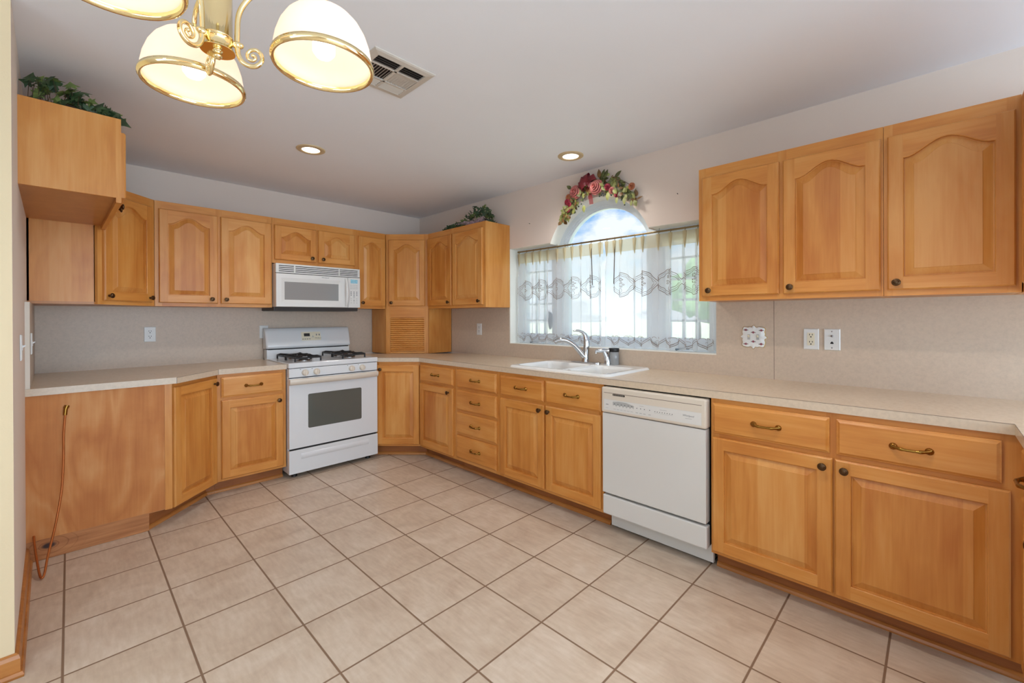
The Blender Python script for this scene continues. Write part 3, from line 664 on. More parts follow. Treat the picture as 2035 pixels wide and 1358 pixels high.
# diagonal corner base right of the range
def corner_base(label, cx, sgn, ply=False):
    t = thing('corner_base_cabinet', label, 'cabinet', (cx, 0, 0), 0, 'maple base cabinets')
    s = -sgn
    far = 35.7 if sgn > 0 else 36.1                 # along the back wall
    dn = 36.8 if sgn > 0 else 36.0                  # along the side wall
    x1 = 35.2 if sgn > 0 else far
    poly = [(s*.4, -.4), (s*.4, -dn), (s*(24 if sgn > 0 else 24.1), -dn), (s*x1, -24.6 if sgn > 0 else -24), (s*x1, -.4)]
    inner = [(s*.4, -.4), (s*.4, -dn), (s*23.3, -dn), (s*x1, -23.9 if sgn > 0 else -23.3), (s*x1, -.4)]
    b = MB(); b.prism(inner if s < 0 else inner[::-1], 4, 4.6, 'interior'); b.prism(inner if s < 0 else inner[::-1], BZ-.65, BZ-.05, 'interior')
    b.box(s*.4, -.4, 4.6, s*x1, -1.0, BZ-.65, 'interior'); b.box(s*.4, -1, 4.6, s*1.0, -dn, BZ-.65, 'interior')
    b.box(s*(x1-.6), -1.0, 4.6, s*x1, -23.9, BZ-.65, 'wood')
    if sgn > 0: b.box(s*1, -dn, 4.6, s*23.3, -dn+.6, BZ-.65, 'wood')
    b.build('carcass', t)
    p, q = Vector(poly[2]), Vector(poly[3])
    if sgn > 0: A, B = q, p
    else: A, B = p, q
    dv = B-A; L = dv.length; th = math.atan2(dv.y, dv.x)
    return t, A, th, L
t, A, th, L = corner_base('diagonal maple corner base cabinet between range and window run', 0, 1)
b = MB(); b.box(0, 0, 3.9, 1.2, .7, BZ-.05, 'wood'); b.box(L-1.2, 0, 3.9, L, .7, BZ-.05, 'wood'); b.box(1.2, 0, 3.9, L-1.2, .7, 5.6, 'rail'); b.box(1.2, 0, 32.4, L-1.2, .7, BZ-.05, 'rail'); diag_part(b, 'face_frame', t, A, th)
rot = Matrix.Rotation(th, 3, 'Z')
d = door(t, 0, 0, L-1.0, 28.6, 0, False, None); d.location = (Vector((A.x, A.y, 4.6))+rot@Vector((.4, 0, 0)))*I; d.rotation_euler = (0, 0, th); knob_at(d, 1.5, -T, 27.2)
b = MB(); b.box(-1.2, 3, 0, L+1.9, 3.5, 3.9, 'toe'); diag_part(b, 'toe_kick', t, A, th)
b = MB(); b.box(-21.0, -36.85, 0, -20.5, -34.6, 3.95, 'toe'); b.loft([[(-21.0+p, y, z) for p, z in ((0, 0), (-.6, 0), (-.6, .25), (-.45, .6), (-.2, .85), (0, .9))] for y in (-36.88, -34.7)], 'trim', True, True, True, smooth=False); b.build('toe_return', t)
b = MB(); pr = [(0, 0), (-.6, 0), (-.6, .25), (-.45, .6), (-.2, .85), (0, .9)]; b.loft([[(x, 3+p, z) for p, z in pr] for x in (-1.2, L+1.9)], 'trim', True, True, True, smooth=False); diag_part(b, 'shoe_moulding', t, A, th)
# left corner base with bare plywood side
t, A, th, L = corner_base('maple corner base cabinet with bare plywood side facing the fridge space', -119.95, -1)
b = MB(); b.box(0, 0, 3.9, 1.2, .7, BZ-.05, 'wood'); b.box(L-1.2, 0, 3.9, L, .7, BZ-.05, 'wood'); b.box(1.2, 0, 3.9, L-1.2, .7, 5.6, 'rail'); b.box(1.2, 0, 32.4, L-1.2, .7, BZ-.05, 'rail'); diag_part(b, 'face_frame', t, A, th)
rot = Matrix.Rotation(th, 3, 'Z')
d = door(t, 0, 0, L-1.3, 29.6, 0, False, None); d.location = (Vector((A.x, A.y, 3.9))+rot@Vector((.6, 0, 0)))*I; d.rotation_euler = (0, 0, th); knob_at(d, L-2.6, -T, 28.2)
b = MB(); b.box(.5, -36.35, 4.2, 23.0, -36.02, BZ-.05, 'ply'); o = b.build('plywood_side', t); o['label'] = 'bare reddish plywood side panel'
b = MB(); b.box(23.0, -36.45, 4.0, 24.4, -35.9, BZ-.05, 'wood'); b.build('end_stile', t)
b = MB(); b.box(0, 0, .05, 19.6, .33, 4.3, 'knotty'); o = b.build('skirt_board', t, (.4, -36.36, 0)); o['label'] = 'knotty unfinished board along the floor'
b = MB(); b.box(-3.0, 3.6, 0, L+.9, 4.1, 3.9, 'toe'); diag_part(b, 'toe_kick', t, A, th)
b = MB(); b.box(33.9, -21.0, 0, 36.1, -20.5, 3.95, 'toe'); b.loft([[(x, -21.0+p, z) for p, z in ((0, 0), (-.6, 0), (-.6, .25), (-.45, .6), (-.2, .85), (0, .9))] for x in (34.1, 36.12)], 'trim', True, True, True, smooth=False); b.build('toe_return', t)
b = MB(); b.loft([[(x, 3.6+p, z) for p, z in pr] for x in (-3.0, L+.7)], 'trim', True, True, True, smooth=False); diag_part(b, 'shoe_moulding', t, A, th)

# ================================================================== worktops and backsplash
CT0, CT1 = BZ, 36.0
t = thing('worktop', 'beige laminate worktop running from the range past the sink to the right', 'worktop', (0, 0, CT0))
z1 = CT1-CT0
b = MB()
b.prism([(-35.35, 0), (-35.35, -25.6), (-25, -36.9), (0, -36.9)], 0, z1, 'counter')
SY0, SY1, SX0, SX1 = -81.2, -112.8, -22.4, -2.4
b.box(-25, SY0, 0, 0, -36.9, z1, 'counter'); b.box(-25, SY1, 0, SX0, SY0, z1, 'counter'); b.box(SX1, SY1, 0, 0, SY0, z1, 'counter'); b.box(-25, -203, 0, 0, SY1, z1, 'counter'); b.box(-60, -203, 0, -25, -177.5, z1, 'counter')
b.build('slab', t)
b = MB(); s_ = .035
b.box(-25-s_, -177.5, z1-.06, -25, -36.9, z1-.005, 'seam'); b.box(-60, -177.5, z1-.06, -25, -177.5+s_, z1-.005, 'seam')
b.prism([(-35.35, -25.6), (-25, -36.9), (-25-s_, -36.9-s_), (-35.35, -25.6-s_*1.4)], z1-.06, z1-.005, 'seam')
b.build('edge_seam', t)
t = thing('worktop', 'beige laminate worktop left of the range with an angled front corner', 'worktop', (0, 0, CT0))
b = MB(); b.prism([(wx(0)+.02, 0), (wx(-36)+.02, -36.85), (-94.6, -36.85), (-83.6, -25.2), (-65.6, -25.2), (-65.6, 0)][::-1], 0, z1, 'counter'); b.build('slab', t)
b = MB(); b.prism([(-94.6, -36.85), (-83.6, -25.2), (-83.6+.02, -25.24), (-94.58, -36.9)], z1-.06, z1-.005, 'seam'); b.box(-94.66, -36.88, 0, -94.58, -36.84, z1, 'seam'); b.box(-83.64, -25.24, 0, -83.56, -25.18, z1, 'seam'); b.build('edge_seam', t)
def splash(x0, y0, x1, y1, z0, z1_, label, extra=None):
    b = MB()
    b.box(x0, y0, z0, x1, y1, z1_, 'splash')
    if extra: extra(b)
    o = b.build('backsplash'); tag(o, label, 'backsplash', 'laminate backsplashes'); return o
splash(wx(0)+.75, -.25, -24.05, -.02, CT1, 54, 'beige laminate backsplash along the back wall behind the range')
splash(-.25, -203, -.02, -130.85, CT1, 54, 'beige laminate backsplash right of the window', lambda b: b.box(-.262, -143.55, CT1, -.25, -143.45, 54, 'seam'))
splash(-.25, -130.85, -.02, -58.35, CT1, 40.85, 'low beige laminate backsplash strip under the window sill')
splash(-.25, -58.35, -.02, -24.05, CT1, 54, 'beige laminate backsplash between corner garage and window')
b = MB(); b.prism([(wx(0)+.02, -.0), (wx(-36)+.02, -36.4), (wx(-36)+.72, -36.4), (wx(0)+.72, 0)][::-1], CT1, 54, 'splash'); b.box(wx(-36)+.02, -36.44, CT1, wx(-36)+.72, -36.4, 54, 'bisque')
tag(b.build('backsplash'), 'short beige laminate backsplash end piece on the left wall', 'backsplash', 'laminate backsplashes')

# ================================================================== text helper
def text(s_, size, parent, loc, rot, mat, nm='lettering', ital=.2):
    c = bpy.data.curves.new(nm, 'FONT'); c.body = s_; c.size = size*I; c.extrude = .004*I; c.align_x = 'CENTER'; c.align_y = 'CENTER'; c.shear = ital
    to = bpy.data.objects.new('tmp', c); COL.objects.link(to)
    dg = bpy.context.evaluated_depsgraph_get(); me = bpy.data.meshes.new_from_object(to.evaluated_get(dg))
    bpy.data.objects.remove(to); me.materials.clear(); me.materials.append(M[mat])
    o = bpy.data.objects.new(nm, me); COL.objects.link(o); o.parent = parent; o.location = Vector(loc)*I; o.rotation_euler = rot
    return o
FR = (rad(90), 0, 0)

# ================================================================== range
t = thing('range', 'white freestanding gas range with black grates', 'range', (-65.5, -.4, 0))
Wd = 30.0; F = -26.1                      # local: x 0..30, front at y=F
b = MB(); b.box(.1, F+1.6, 1.6, Wd-.1, -2.0, 34.6, 'enamel'); b.build('body', t, bevel=.12)
for (fx, fy) in ((2.5, F+3), (Wd-2.5, F+3), (2.5, -5), (Wd-2.5, -5)):
    b = MB(); b.lathe([(.9, 0), (.9, .5), (.5, .7), (.5, 1.65)], (fx, fy, 0), 'black', cap0=True, seg=12); b.build('foot', t)
b = MB()
b.box(0, F, 34.7, Wd, -2.2, 36.3, 'enamel')
b.build('cooktop', t, bevel=.22)
b = MB(); b.box(.4, F+1.3, 36.3, 14.0, F+1.3, 36.3, 'enamel')
def grate(x0, x1, y0, y1):
    b = MB(); z0, z1 = 36.32, 37.8; cx = (x0+x1)/2; r = .2
    for cy in (y0+(y1-y0)*.25, y0+(y1-y0)*.75):
        for k in range(4):
            a = PI/4+k*PI/2; dx, dy = (x1-x0)*.48*math.copysign(1, math.cos(a)), (y1-y0)*.23*math.copysign(1, math.sin(a))
            b.tube([(cx+dx*.25, cy+dy*.25, z1-.1), (cx+dx*.8, cy+dy*.8, z1+.1), (cx+dx, cy+dy, z1-.2), (cx+dx, cy+dy, z0)], .3, 'iron', 6)
        b.lathe([(.2, .55), (1.3, .5), (1.5, .3), (1.7, .0)], (cx, cy, z0), 'iron', seg=16, cap0=True)
        b.lathe([(2.0, .25), (2.1, .12), (2.1, 0)], (cx, cy, z0), 'steel', seg=16, cap0=True)
    xa, xb = cx-(x1-x0)*.48, cx+(x1-x0)*.48
    ya, yb, yc, yd = [y0+(y1-y0)*q for q in (.02, .48, .52, .98)]
    for X in (xa, xb): b.tube([(X, ya, z1-.3), (X, yd, z1-.3)], .27, 'iron', 6)
    for Y in (ya, yb, yd): b.tube([(xa, Y, z1-.3), (xb, Y, z1-.3)], .27, 'iron', 6)
    return b.build('burner_grate', t)
grate(3.0, 11.4, F+3.2, F+21.0); grate(18.6, 27.0, F+3.2, F+21.0)
# control fascia with four knobs
b = MB(); b.box(.15, F+.2, 31.75, Wd-.15, F+1.6, 34.55, 'enamel'); b.build('control_fascia', t, bevel=.06)
for kx in (4.9, 8.5, 20.3, 24.1):
    b = MB(); b.lathe([(1.0, 0), (1.02, -.25), (.95, -.3), (.9, -.85), (.8, -1.0), (.02, -1.02)], (kx, F+.2, 33.1), 'bisque', 'y', 18); b.box(kx-.22, F-1.1, 32.2, kx+.22, F-.7, 34.0, 'bisque'); o = b.build('control_knob', t); o['label'] = 'round bisque burner knob'
    b = MB(); b.box(kx-1.5, F+.185, 34.1, kx-1.2, F+.2, 34.25, 'dark_mark'); b.build('burner_mark', t)
# oven door
b = MB(); b.box(.1, F+.05, 9.4, Wd-.1, F+1.55, 31.5, 'enamel'); od = b.build('oven_door', t, bevel=.2)
b = MB(); 
pts = [(1, F-1.0+(k/12-.5)**2*2.6, 30.3) for k in range(13)]
b.loft([[(x, F+.05, 31.3), (x, F-.55-1.1*(1-((x-15)/15)**4), 31.35), (x, F-.75-1.1*(1-((x-15)/15)**4), 31.0), (x, F-.7-1.1*(1-((x-15)/15)**4), 30.2), (x, F-.4-.9*(1-((x-15)/15)**4), 29.5), (x, F+.05, 29.4)] for x in [.15+29.7*k/16 for k in range(17)]], 'bisque', True, True, True)
b.build('oven_handle', od)
b = MB(); b.prism(rrect(18.0, 10.9, .5, cx=15+.1-.3, cy=20.7), F+.02, F+.06, 'oven_glass', 'y'); b.build('oven_window', od)
b = MB(); b.box(.5, F+.4, 31.5, Wd-.5, F+1.2, 31.75, 'gap'); b.box(.5, F+.4, 8.9, Wd-.5, F+1.2, 9.4, 'gap'); b.box(.5, F+.4, 34.5, Wd-.5, F+1.5, 34.75, 'gap'); b.build('shadow_gap', t)
# storage drawer
b = MB(); b.box(.05, F+.1, 1.5, Wd-.05, F+1.55, 8.85, 'enamel'); sd = b.build('storage_drawer', t, bevel=.15)
b = MB(); b.loft([[(x, F+.1, 7.6), (x, F-.06-.5*max(0, 1-((x-15)/11.5)**2)**.5*.6, 7.0), (x, F-.05, 6.1), (x, F+.1, 5.8)] for x in [3.6+22.8*k/20 for k in range(21)]], 'enamel', False); b.build('drawer_pull', sd)
# backguard
b = MB()
prof = [(-1.0, 36.2), (-4.0, 36.2), (-4.0, 39.4), (-1.0, 39.4)]
b.prism([(p[0], p[1]) for p in prof], .25, Wd-.35, 'enamel', 'x')
b.build('riser', t, bevel=.1)
b = MB(); pf = [(-.8, 39.7), (-4.3, 39.7), (-4.75, 40.2), (-4.6, 41.0), (-3.3, 45.6), (-2.7, 46.6), (-2.0, 46.9), (-.8, 46.9)]
loops = []
for x, s1 in ((0.0, .86), (.25, .97), (.6, 1.0), (Wd-.6, 1.0), (Wd-.25, .97), (Wd, .86)):
    loops.append([(x, -.8+(p+.8)*s1, 43+(z-43)*(.94+.06*s1)) for p, z in pf])
b.loft(loops, 'enamel', True, True, True, smooth=True); bgd = b.build('backguard', t)
b = MB(); b.box(.7, -4.0, 39.3, Wd-.7, -1.2, 39.75, 'gap'); b.build('backguard_gap', t)
# clock panel lies on the sloping face
def slope(z): return -4.6+(z-41.0)*(1.3/4.6)-.03
b = MB(); 
def quad_on(x0, x1, z0, z1, mat, dd=0): b.loft([[(x0, slope(z)-dd, z), (x1, slope(z)-dd, z)] for z in (z0, z1)], mat, closed=False, smooth=False)
quad_on(11.8, 18.7, 42.2, 45.3, 'almond'); cp = b.build('clock_panel', t); cp['label'] = 'almond oven clock panel'
b = MB(); quad_on(12.7, 14.8, 43.7, 44.8, 'black', .01); b.build('clock_display', cp)
b = MB()
for k in range(4): quad_on(12.0+.8*k, 12.5+.8*k, 42.6, 42.85, 'grey_mark', .012)
for k in range(2): quad_on(17.0+1.0*k, 17.4+1.0*k, 43.9, 44.5, 'grey_mark', .012)
quad_on(15.5, 16.2, 43.3, 43.5, 'light_mark', .012); quad_on(15.7, 16.0, 43.6, 43.9, 'light_mark', .012)
b.build('panel_marks', cp)
text('Whirlpool', .55, cp, (17.6, slope(43.0)-.02, 43.0), (rad(74), 0, 0), 'dark_mark')

# ================================================================== microwave
t = thing('microwave', 'white over-the-range microwave with grey window', 'microwave', (-65.6, -.32, 52.9))
Wd = 29.0; F = -15.2
b = MB(); b.box(.05, F+1.0, 1.3, Wd-.05, -.0, 15.7, 'white'); b.build('body', t, bevel=.1)
b = MB(); b.box(.0, F+2.2, .1, Wd, -.0, 1.3, 'filter'); b.prism([(F+1.2, 1.25), (F+2.2, .0), (0, .0), (0, 1.25)], .3, Wd-.3, 'filter', 'x'); b.build('vent_base', t)
b = MB(); b.box(0, F+.2, 12.6, Wd, F+1.2, 15.7, 'white')
gl = b.build('top_grille', t, bevel=.12)
b = MB()
for k in range(4):
    z = 13.05+k*.6
    for x0, x1 in ((.9, 5.6), (6.1, 20.9), (21.3, Wd-.9)): b.box(x0, F+.17, z, x1, F+.4, z+.24, 'gap')
b.build('grille_slot', gl)
b = MB(); b.box(0, F+.35, 12.45, Wd, F+1.0, 12.6, 'gap'); b.build('shadow_gap', t)
b = MB()
dw = 24.3; n_ = F
o4 = lambda x0, z0, x1, z1, y: [(x0, y, z0), (x1, y, z0), (x1, y, z1), (x0, y, z1)]
b.loft([o4(0, 1.35, dw, 12.4, F+1.0), o4(0, 1.35, dw, 12.4, F+.15), o4(.12, 1.45, dw-.1, 12.3, F), o4(1.6, 2.7, dw-2.8, 11.0, F), o4(2.7, 3.7, dw-3.4, 9.7, F+.35)], 'white', True, True, False, smooth=False)
dr = b.build('door', t)
b = MB(); b.add(o4(2.7, 3.7, dw-3.4, 9.7, F+.35), [(0, 1, 2, 3)], 'mw_glass'); b.build('door_window', dr)
b = MB(); hp = [(dw-.75, F-.05-1.0*math.sin(PI*k/12)**.7, 1.9+10.0*k/12) for k in range(13)]
b.tube(hp, [.42+.12*math.sin(PI*k/12) for k in range(13)], 'white', 10); b.build('door_handle', dr)
text('Whirlpool', .62, dr, (16.0, F-.01, 11.75), FR, 'grey_mark')
b = MB(); b.box(dw+.06, F+.05, 1.35, Wd, F+1.0, 12.4, 'white'); pn = b.build('control_panel', t, bevel=.1)
b = MB(); b.box(dw+1.0, F+.03, 10.3, Wd-1.0, F+.06, 11.7, 'lcd'); o = b.build('display', pn); o['label'] = 'blue-tinted plastic film over the display'
b = MB()
for r_, z in enumerate((9.6, 9.0, 8.4)):
    for k in range(4): b.box(dw+1.0+.75*k, F+.035, z-.13, dw+1.35+.75*k, F+.06, z+.13, 'light_mark')
for r_, z in enumerate((7.1, 6.5, 5.9)):
    for k in range(3): b.prism([(dw+1.2+1.1*k+.22*math.cos(a*PI/4), z+.2*math.sin(a*PI/4)) for a in range(8)], F+.035, F+.06, 'grey_mark', 'y')
b.prism([(dw+2.3+.22*math.cos(a*PI/4), 5.3+.2*math.sin(a*PI/4)) for a in range(8)], F+.035, F+.06, 'grey_mark', 'y')
for z in (4.6, 3.9, 3.1):
    for k in range(3): b.prism([(dw+1.2+1.1*k+(.3 if (z == 3.9 and k == 1) else .17)*math.cos(a*PI/4), z+(.28 if (z == 3.9 and k == 1) else .17)*math.sin(a*PI/4)) for a in range(8)], F+.035, F+.06, 'light_mark', 'y')
b.build('keypad_marks', pn)

# ================================================================== dishwasher
t = thing('dishwasher', 'white built-in dishwasher with push-button control panel', 'dishwasher', (-.5, -113.9, 0), RW)
Wd = 24.0; F = -25.3
b = MB(); b.box(.35, -22.9, 4.5, Wd-.35, -1, 34.1, 'gap'); b.build('tub', t)
b = MB(); b.box(.12, F+.25, 9.5, Wd-.3, -23.0, 28.1, 'white_matte'); dr = b.build('door', t, bevel=.1)
b = MB(); b.box(.05, F+.35, 4.4, Wd-.2, -23.0, 8.95, 'white_matte'); b.build('access_panel', t, bevel=.3)
b = MB(); b.box(.4, -21.6, .6, Wd-.1, -20.8, 4.6, 'white_matte'); b.build('kick_plate', t)
for fx in (1.2, Wd-1.0):
    b = MB(); b.lathe([(.6, 0), (.6, .3), (.25, .35), (.25, 4.5)], (fx, -20.2, 0), 'black', cap0=True, seg=10); b.build('levelling_foot', t)
b = MB(); b.box(0, F-.05, 28.25, Wd-.1, -23.0, 34.15, 'bisque'); cpn = b.build('control_panel', t, bevel=.35)
b = MB(); 
b.box(.75, F-.09, 28.9, Wd-1.0, F-.05, 31.4, 'white'); b.build('button_panel', cpn)
b = MB(); b.box(.75, F-.075, 31.45, Wd-1.0, F-.05, 32.85, 'bisque'); b.box(.7, F-.08, 32.85, Wd-.95, F-.05, 32.95, 'seam'); b.build('handle_recess', cpn)
b = MB(); b.prism(rrect(3.1, .42, .15, 3, 4.6, 32.6), F-.1, F-.06, 'gap', 'y')
for k in range(9): b.box(3.3+.3*k, F-.11, 32.45, 3.36+.3*k, F-.06, 32.75, 'bisque')
b.build('vent_slot', cpn)
b = MB(); b.box(9.3, F-.12, 32.2, 12.6, F-.05, 32.8, 'bisque'); b.build('latch_lip', cpn)
b = MB()
b.prism([(3.1, 31.0), (3.1, 30.25), (3.6, 30.05), (8.3, 30.0), (8.4, 30.7), (6.5, 31.15), (4.5, 31.2)], F-.1, F-.09, 'light_mark', 'y')
for k in range(6):
    cx = 3.55+.87*k
    b.prism([(cx+.4*math.cos(PI*q/10), 29.75+.55*math.sin(PI*q/10)) for q in range(11)], F-.105, F-.09, 'white', 'y')
    b.prism([(cx+.1*math.cos(a*PI/4), 30.55+.1*math.sin(a*PI/4)) for a in range(8)], F-.115, F-.09, 'dark_mark', 'y')
    b.box(cx-.3, F-.1, 29.35, cx+.3, F-.09, 29.42, 'light_mark')
for cx in (9.1, 10.0, 10.9, 12.1): b.prism([(cx+.1*math.cos(a*PI/4), 30.35+.1*math.sin(a*PI/4)) for a in range(8)], F-.105, F-.09, 'dark_mark', 'y'); b.box(cx-.28, F-.1, 29.3, cx+.28, F-.09, 29.42, 'light_mark')
for k in range(8): cx = 13.3+.54*k; b.prism([(cx+.09*math.cos(a*PI/4), 30.25+.09*math.sin(a*PI/4)) for a in range(8)], F-.105, F-.09, 'dark_mark', 'y')
b.box(13.1, F-.1, 29.95, 17.2, F-.09, 29.99, 'light_mark'); b.box(14.4, F-.1, 30.75, 15.9, F-.09, 30.83, 'light_mark'); b.box(9.7, F-.1, 30.9, 10.7, F-.09, 30.97, 'light_mark')
for k in range(3): b.box(1.3+.22*k, F-.1, 30.15, 1.45+.22*k, F-.09, 30.3, 'dark_mark')
b.box(1.2, F-.1, 29.4, 1.9, F-.09, 29.46, 'light_mark')
b.build('button_marks', cpn)
text('Whirlpool', .55, cpn, (20.4, F-.1, 30.45), FR, 'grey_mark'); b = MB(); b.box(19.8, F-.1, 29.85, 21.1, F-.09, 29.93, 'light_mark'); b.build('model_mark', cpn)

# ================================================================== sink
t = thing('sink', 'white double-bowl drop-in sink below the window', 'sink', (0, -97.1, CT1))
b = MB()
nx, ny = 70, 104; X0, X1, Y0, Y1 = -23.2, -.9, -17.0, 17.0; zr = .55
def sdbox(x, y, x0, x1, y0, y1, r):
    cx, cy = (x0+x1)/2, (y0+y1)/2; dx = abs(x-cx)-(x1-x0)/2+r; dy = abs(y-cy)-(y1-y0)/2+r
    return math.hypot(max(dx, 0), max(dy, 0))+min(max(dx, dy), 0)-r
def sink_z(x, y):
    z = zr
    do = -sdbox(x, y, X0, X1, Y0, Y1, 1.8)
    if do < .6: z = zr*(1-(1-max(do, 0)/.6)**2)
    for (y0, y1, dep) in ((-1.6, 15.2, 7.6), (-15.2, -3.0, 6.2)):
        d = -sdbox(x, y, -21.4, -6.2, y0, y1, 2.2)
        if d > 0:
            q = min(1, d/1.9); z = zr-dep*(q*q*(3-2*q))-(.15*min(1, d/6))
    yy = 0
    d = -sdbox(x, y, -21.4, -6.2, -3.0+.0, -1.6, .3)
    if d > 0: z = min(z, zr-.9*min(1, d/.5))
    return z
vs_, fs_ = [], []
for i in range(nx+1):
    for j in range(ny+1):
        x = X0+(X1-X0)*i/nx; y = Y0+(Y1-Y0)*j/ny
        # round the corners
        for cx, sx in ((X0+1.8, -1), (X1-1.8, 1)):
            for cy, sy in ((Y0+1.8, -1), (Y1-1.8, 1)):
                if (x-cx)*sx > 0 and (y-cy)*sy > 0:
                    d = math.hypot(x-cx, y-cy); mxx = max(abs(x-cx), abs(y-cy)); k = mxx/d if d > 0 else 1
                    x, y = cx+(x-cx)*k, cy+(y-cy)*k
        vs_.append((x, y, sink_z(x, y)))
for i in range(nx):
    for j in range(ny):
        a = i*(ny+1)+j; fs_.append((a, a+ny+1, a+ny+2, a+1))
b.add(vs_, fs_, 'porcelain', True); b.build('basin', t)
for yc in (6.8, -9.1):
    b = MB(); zz = sink_z(-13.8, yc)+.02; b.lathe([(1.9, 0), (1.9, .12), (1.5, .1), (1.2, .03), (.02, .03)], (-13.8, yc, zz), 'steel', seg=20); b.build('drain', t)
# faucet
DZ = CT1+zr
t = thing('faucet', 'chrome single-lever kitchen faucet with arched pull-out spout', 'faucet', (-2.9, -93.6, DZ))
b = MB(); b.prism(rrect(2.3, 10.4, 1.1, 6), 0, .3, 'chrome'); b.build('base_plate', t, bevel=.1)
b = MB()
b.tube([(0, 0, .28), (0, 0, .9), (.05, -.05, 2.0), (.1, -.2, 4.0), (.15, -.3, 5.8), (.1, -.2, 7.2)], [1.25, 1.1, .98, .95, .98, .85], 'chrome', 20); b.build('body', t)
dirx, diry = -.74, .67
b = MB(); sp = [(.0, 1.3), (1.0, 2.4), (2.2, 3.9), (3.4, 5.2), (4.8, 6.25), (6.2, 6.85), (7.4, 7.0), (8.6, 6.75), (9.5, 6.3)]
b.tube([(dirx*r, diry*r, z) for r, z in sp], [.85, .82, .76, .7, .72, .8, .86, .82, .72], 'chrome', 16); b.build('spout', t)
b = MB(); hl = [(0.0, 6.9, .8), (.15, 7.9, .75), (.4, 8.5, .6), (1.2, 9.3, .45), (2.3, 9.75, .36), (3.3, 9.8, .3), (4.0, 9.7, .18)]
b.tube([(.1-.95*r*.2+dirx*r*.8, -.2+diry*r*1.0, z) for r, z, q in hl], [q for r, z, q in hl], 'chrome', 12); b.build('lever', t)
# soap dispenser
t = thing('soap_dispenser', 'small chrome soap dispenser right of the faucet', 'soap dispenser', (-3.4, -101.6, DZ))
b = MB(); b.tube([(0, 0, 0), (0, 0, .3), (0, 0, 1.0), (-.1, .15, 2.2), (-.3, .5, 3.3), (-.5, .8, 3.9)], [.95, .95, .85, .75, .72, .6], 'chrome', 14); b.build('body', t)
b = MB(); b.tube([(.3, -.4, 4.0), (-.5, .8, 4.05), (-1.6, 2.4, 3.9), (-1.9, 2.9, 3.85)], [.55, .62, .5, .42], 'chrome', 10); b.tube([(-1.8, 2.7, 3.8), (-1.85, 2.75, 3.2)], .32, 'chrome', 10); b.build('pump_head', t)
t = thing('jar', 'grey jar with black lid behind the soap dispenser', 'jar', (-2.0, -102.9, DZ))
b = MB(); b.lathe([(1.3, 0), (1.4, .1), (1.4, 3.6), (1.25, 3.8)], (0, 0, 0), 'jar', cap0=True, cap1=True); b.build('body', t)
b = MB(); b.lathe([(1.45, 3.75), (1.5, 3.8), (1.5, 4.7), (1.4, 4.8), (.02, 4.82)], (0, 0, 0), 'black', cap0=True); b.build('lid', t)

# ================================================================== outlets and switch plates
def plate(name, label, loc, rotz, w_=2.8, h_=4.5, kind='outlet', group='wall plates'):
    t = thing(name, label, 'switch' if 'switch' in name else 'outlet', loc, rotz, group)
    b = MB(); b.loft([[(x*w_/2, 0, z*h_/2) for x, z in ((-1, -1), (1, -1), (1, 1), (-1, 1))], [(x*w_/2, -.12, z*h_/2) for x, z in ((-1, -1), (1, -1), (1, 1), (-1, 1))], [(x*(w_/2-.12), -.24, z*(h_/2-.12)) for x, z in ((-1, -1), (1, -1), (1, 1), (-1, 1))]], 'white', True, True, True, smooth=False)
    b.build('cover_plate', t)
    if kind in ('outlet', 'gfci'):
        b = MB(); mk = 'white' if kind == 'outlet' else 'almond'
        b.prism(rrect(1.35, 2.75, .1, 3), -.29, -.2, mk, 'y'); r_ = b.build('receptacle', t)
        b = MB()
        for zc in (.78, -.78):
            for dx in (-.26, .26): b.box(dx-.06, -.3, zc+.02, dx+.06, -.28, zc+.36, 'gap')
            b.prism([(.14*math.cos(a*PI/4), zc-.3+.14*math.sin(a*PI/4)) for a in range(8)], -.3, -.28, 'gap', 'y')
        if kind == 'gfci': b.box(-.25, -.33, -.1, .25, -.28, .1, 'almond')
        b.build('socket_slots', r_)
    elif kind == 'toggle':
        b = MB(); b.box(-.2, -.3, -.5, .2, -.22, .5, 'white'); b.prism([(-.24, -.1), (-.65, .25), (-.65, .45), (-.24, .3)], -.15, .15, 'white', 'x'); b.build('toggle', t)
    elif kind == 'jack':
        b = MB(); b.lathe([(.24, -.24), (.24, -.3), (.16, -.32), (.14, -.55), (.05, -.55)], (0, 0, .75), 'steel', 'y', 12); b.build('coaxial_jack', t)
        b = MB(); b.prism([(-.28, -.9), (.28, -.9), (.28, -.68), (.12, -.52), (.1, -.42), (-.1, -.42), (-.12, -.52), (-.28, -.68)], -.26, -.2, 'gap', 'y'); b.build('phone_jack', t)
        for z in (1.7, -1.75):
            b = MB(); b.lathe([(.14, -.24), (.12, -.29), (.02, -.3)], (0, 0, z), 'steel', 'y', 10); b.build('screw', t)
    return t
plate('outlet', 'white duplex outlet on the back wall under the left cabinets', (-96.0, -.25, 45.7), 0)
plate('outlet', 'white outlet half hidden behind the left end of the range', (-65.0, -.25, 45.6), 0)
plate('outlet', 'white duplex outlet between the corner garage and the window', (-.25, -41.7, 45.8), RW)
plate('outlet', 'white outlet with almond sockets on the right backsplash', (-.25, -150.6, 45.5), RW, kind='gfci')
plate('jack_plate', 'white cable and telephone jack plate beside the almond outlet', (-.25, -154.3, 45.5), RW, kind='jack')
sk = math.atan2(XL1-XL0, -77)+PI/2
plate('light_switch', 'white switch plate on the bare left wall near its end', (wx(-56)+.03, -56, 45.5), RL+.02, kind='toggle')
plate('light_switch', 'white switch plate on the left backsplash end piece', (wx(-31)+.75, -31.5, 45.2), RL+.02, kind='toggle')
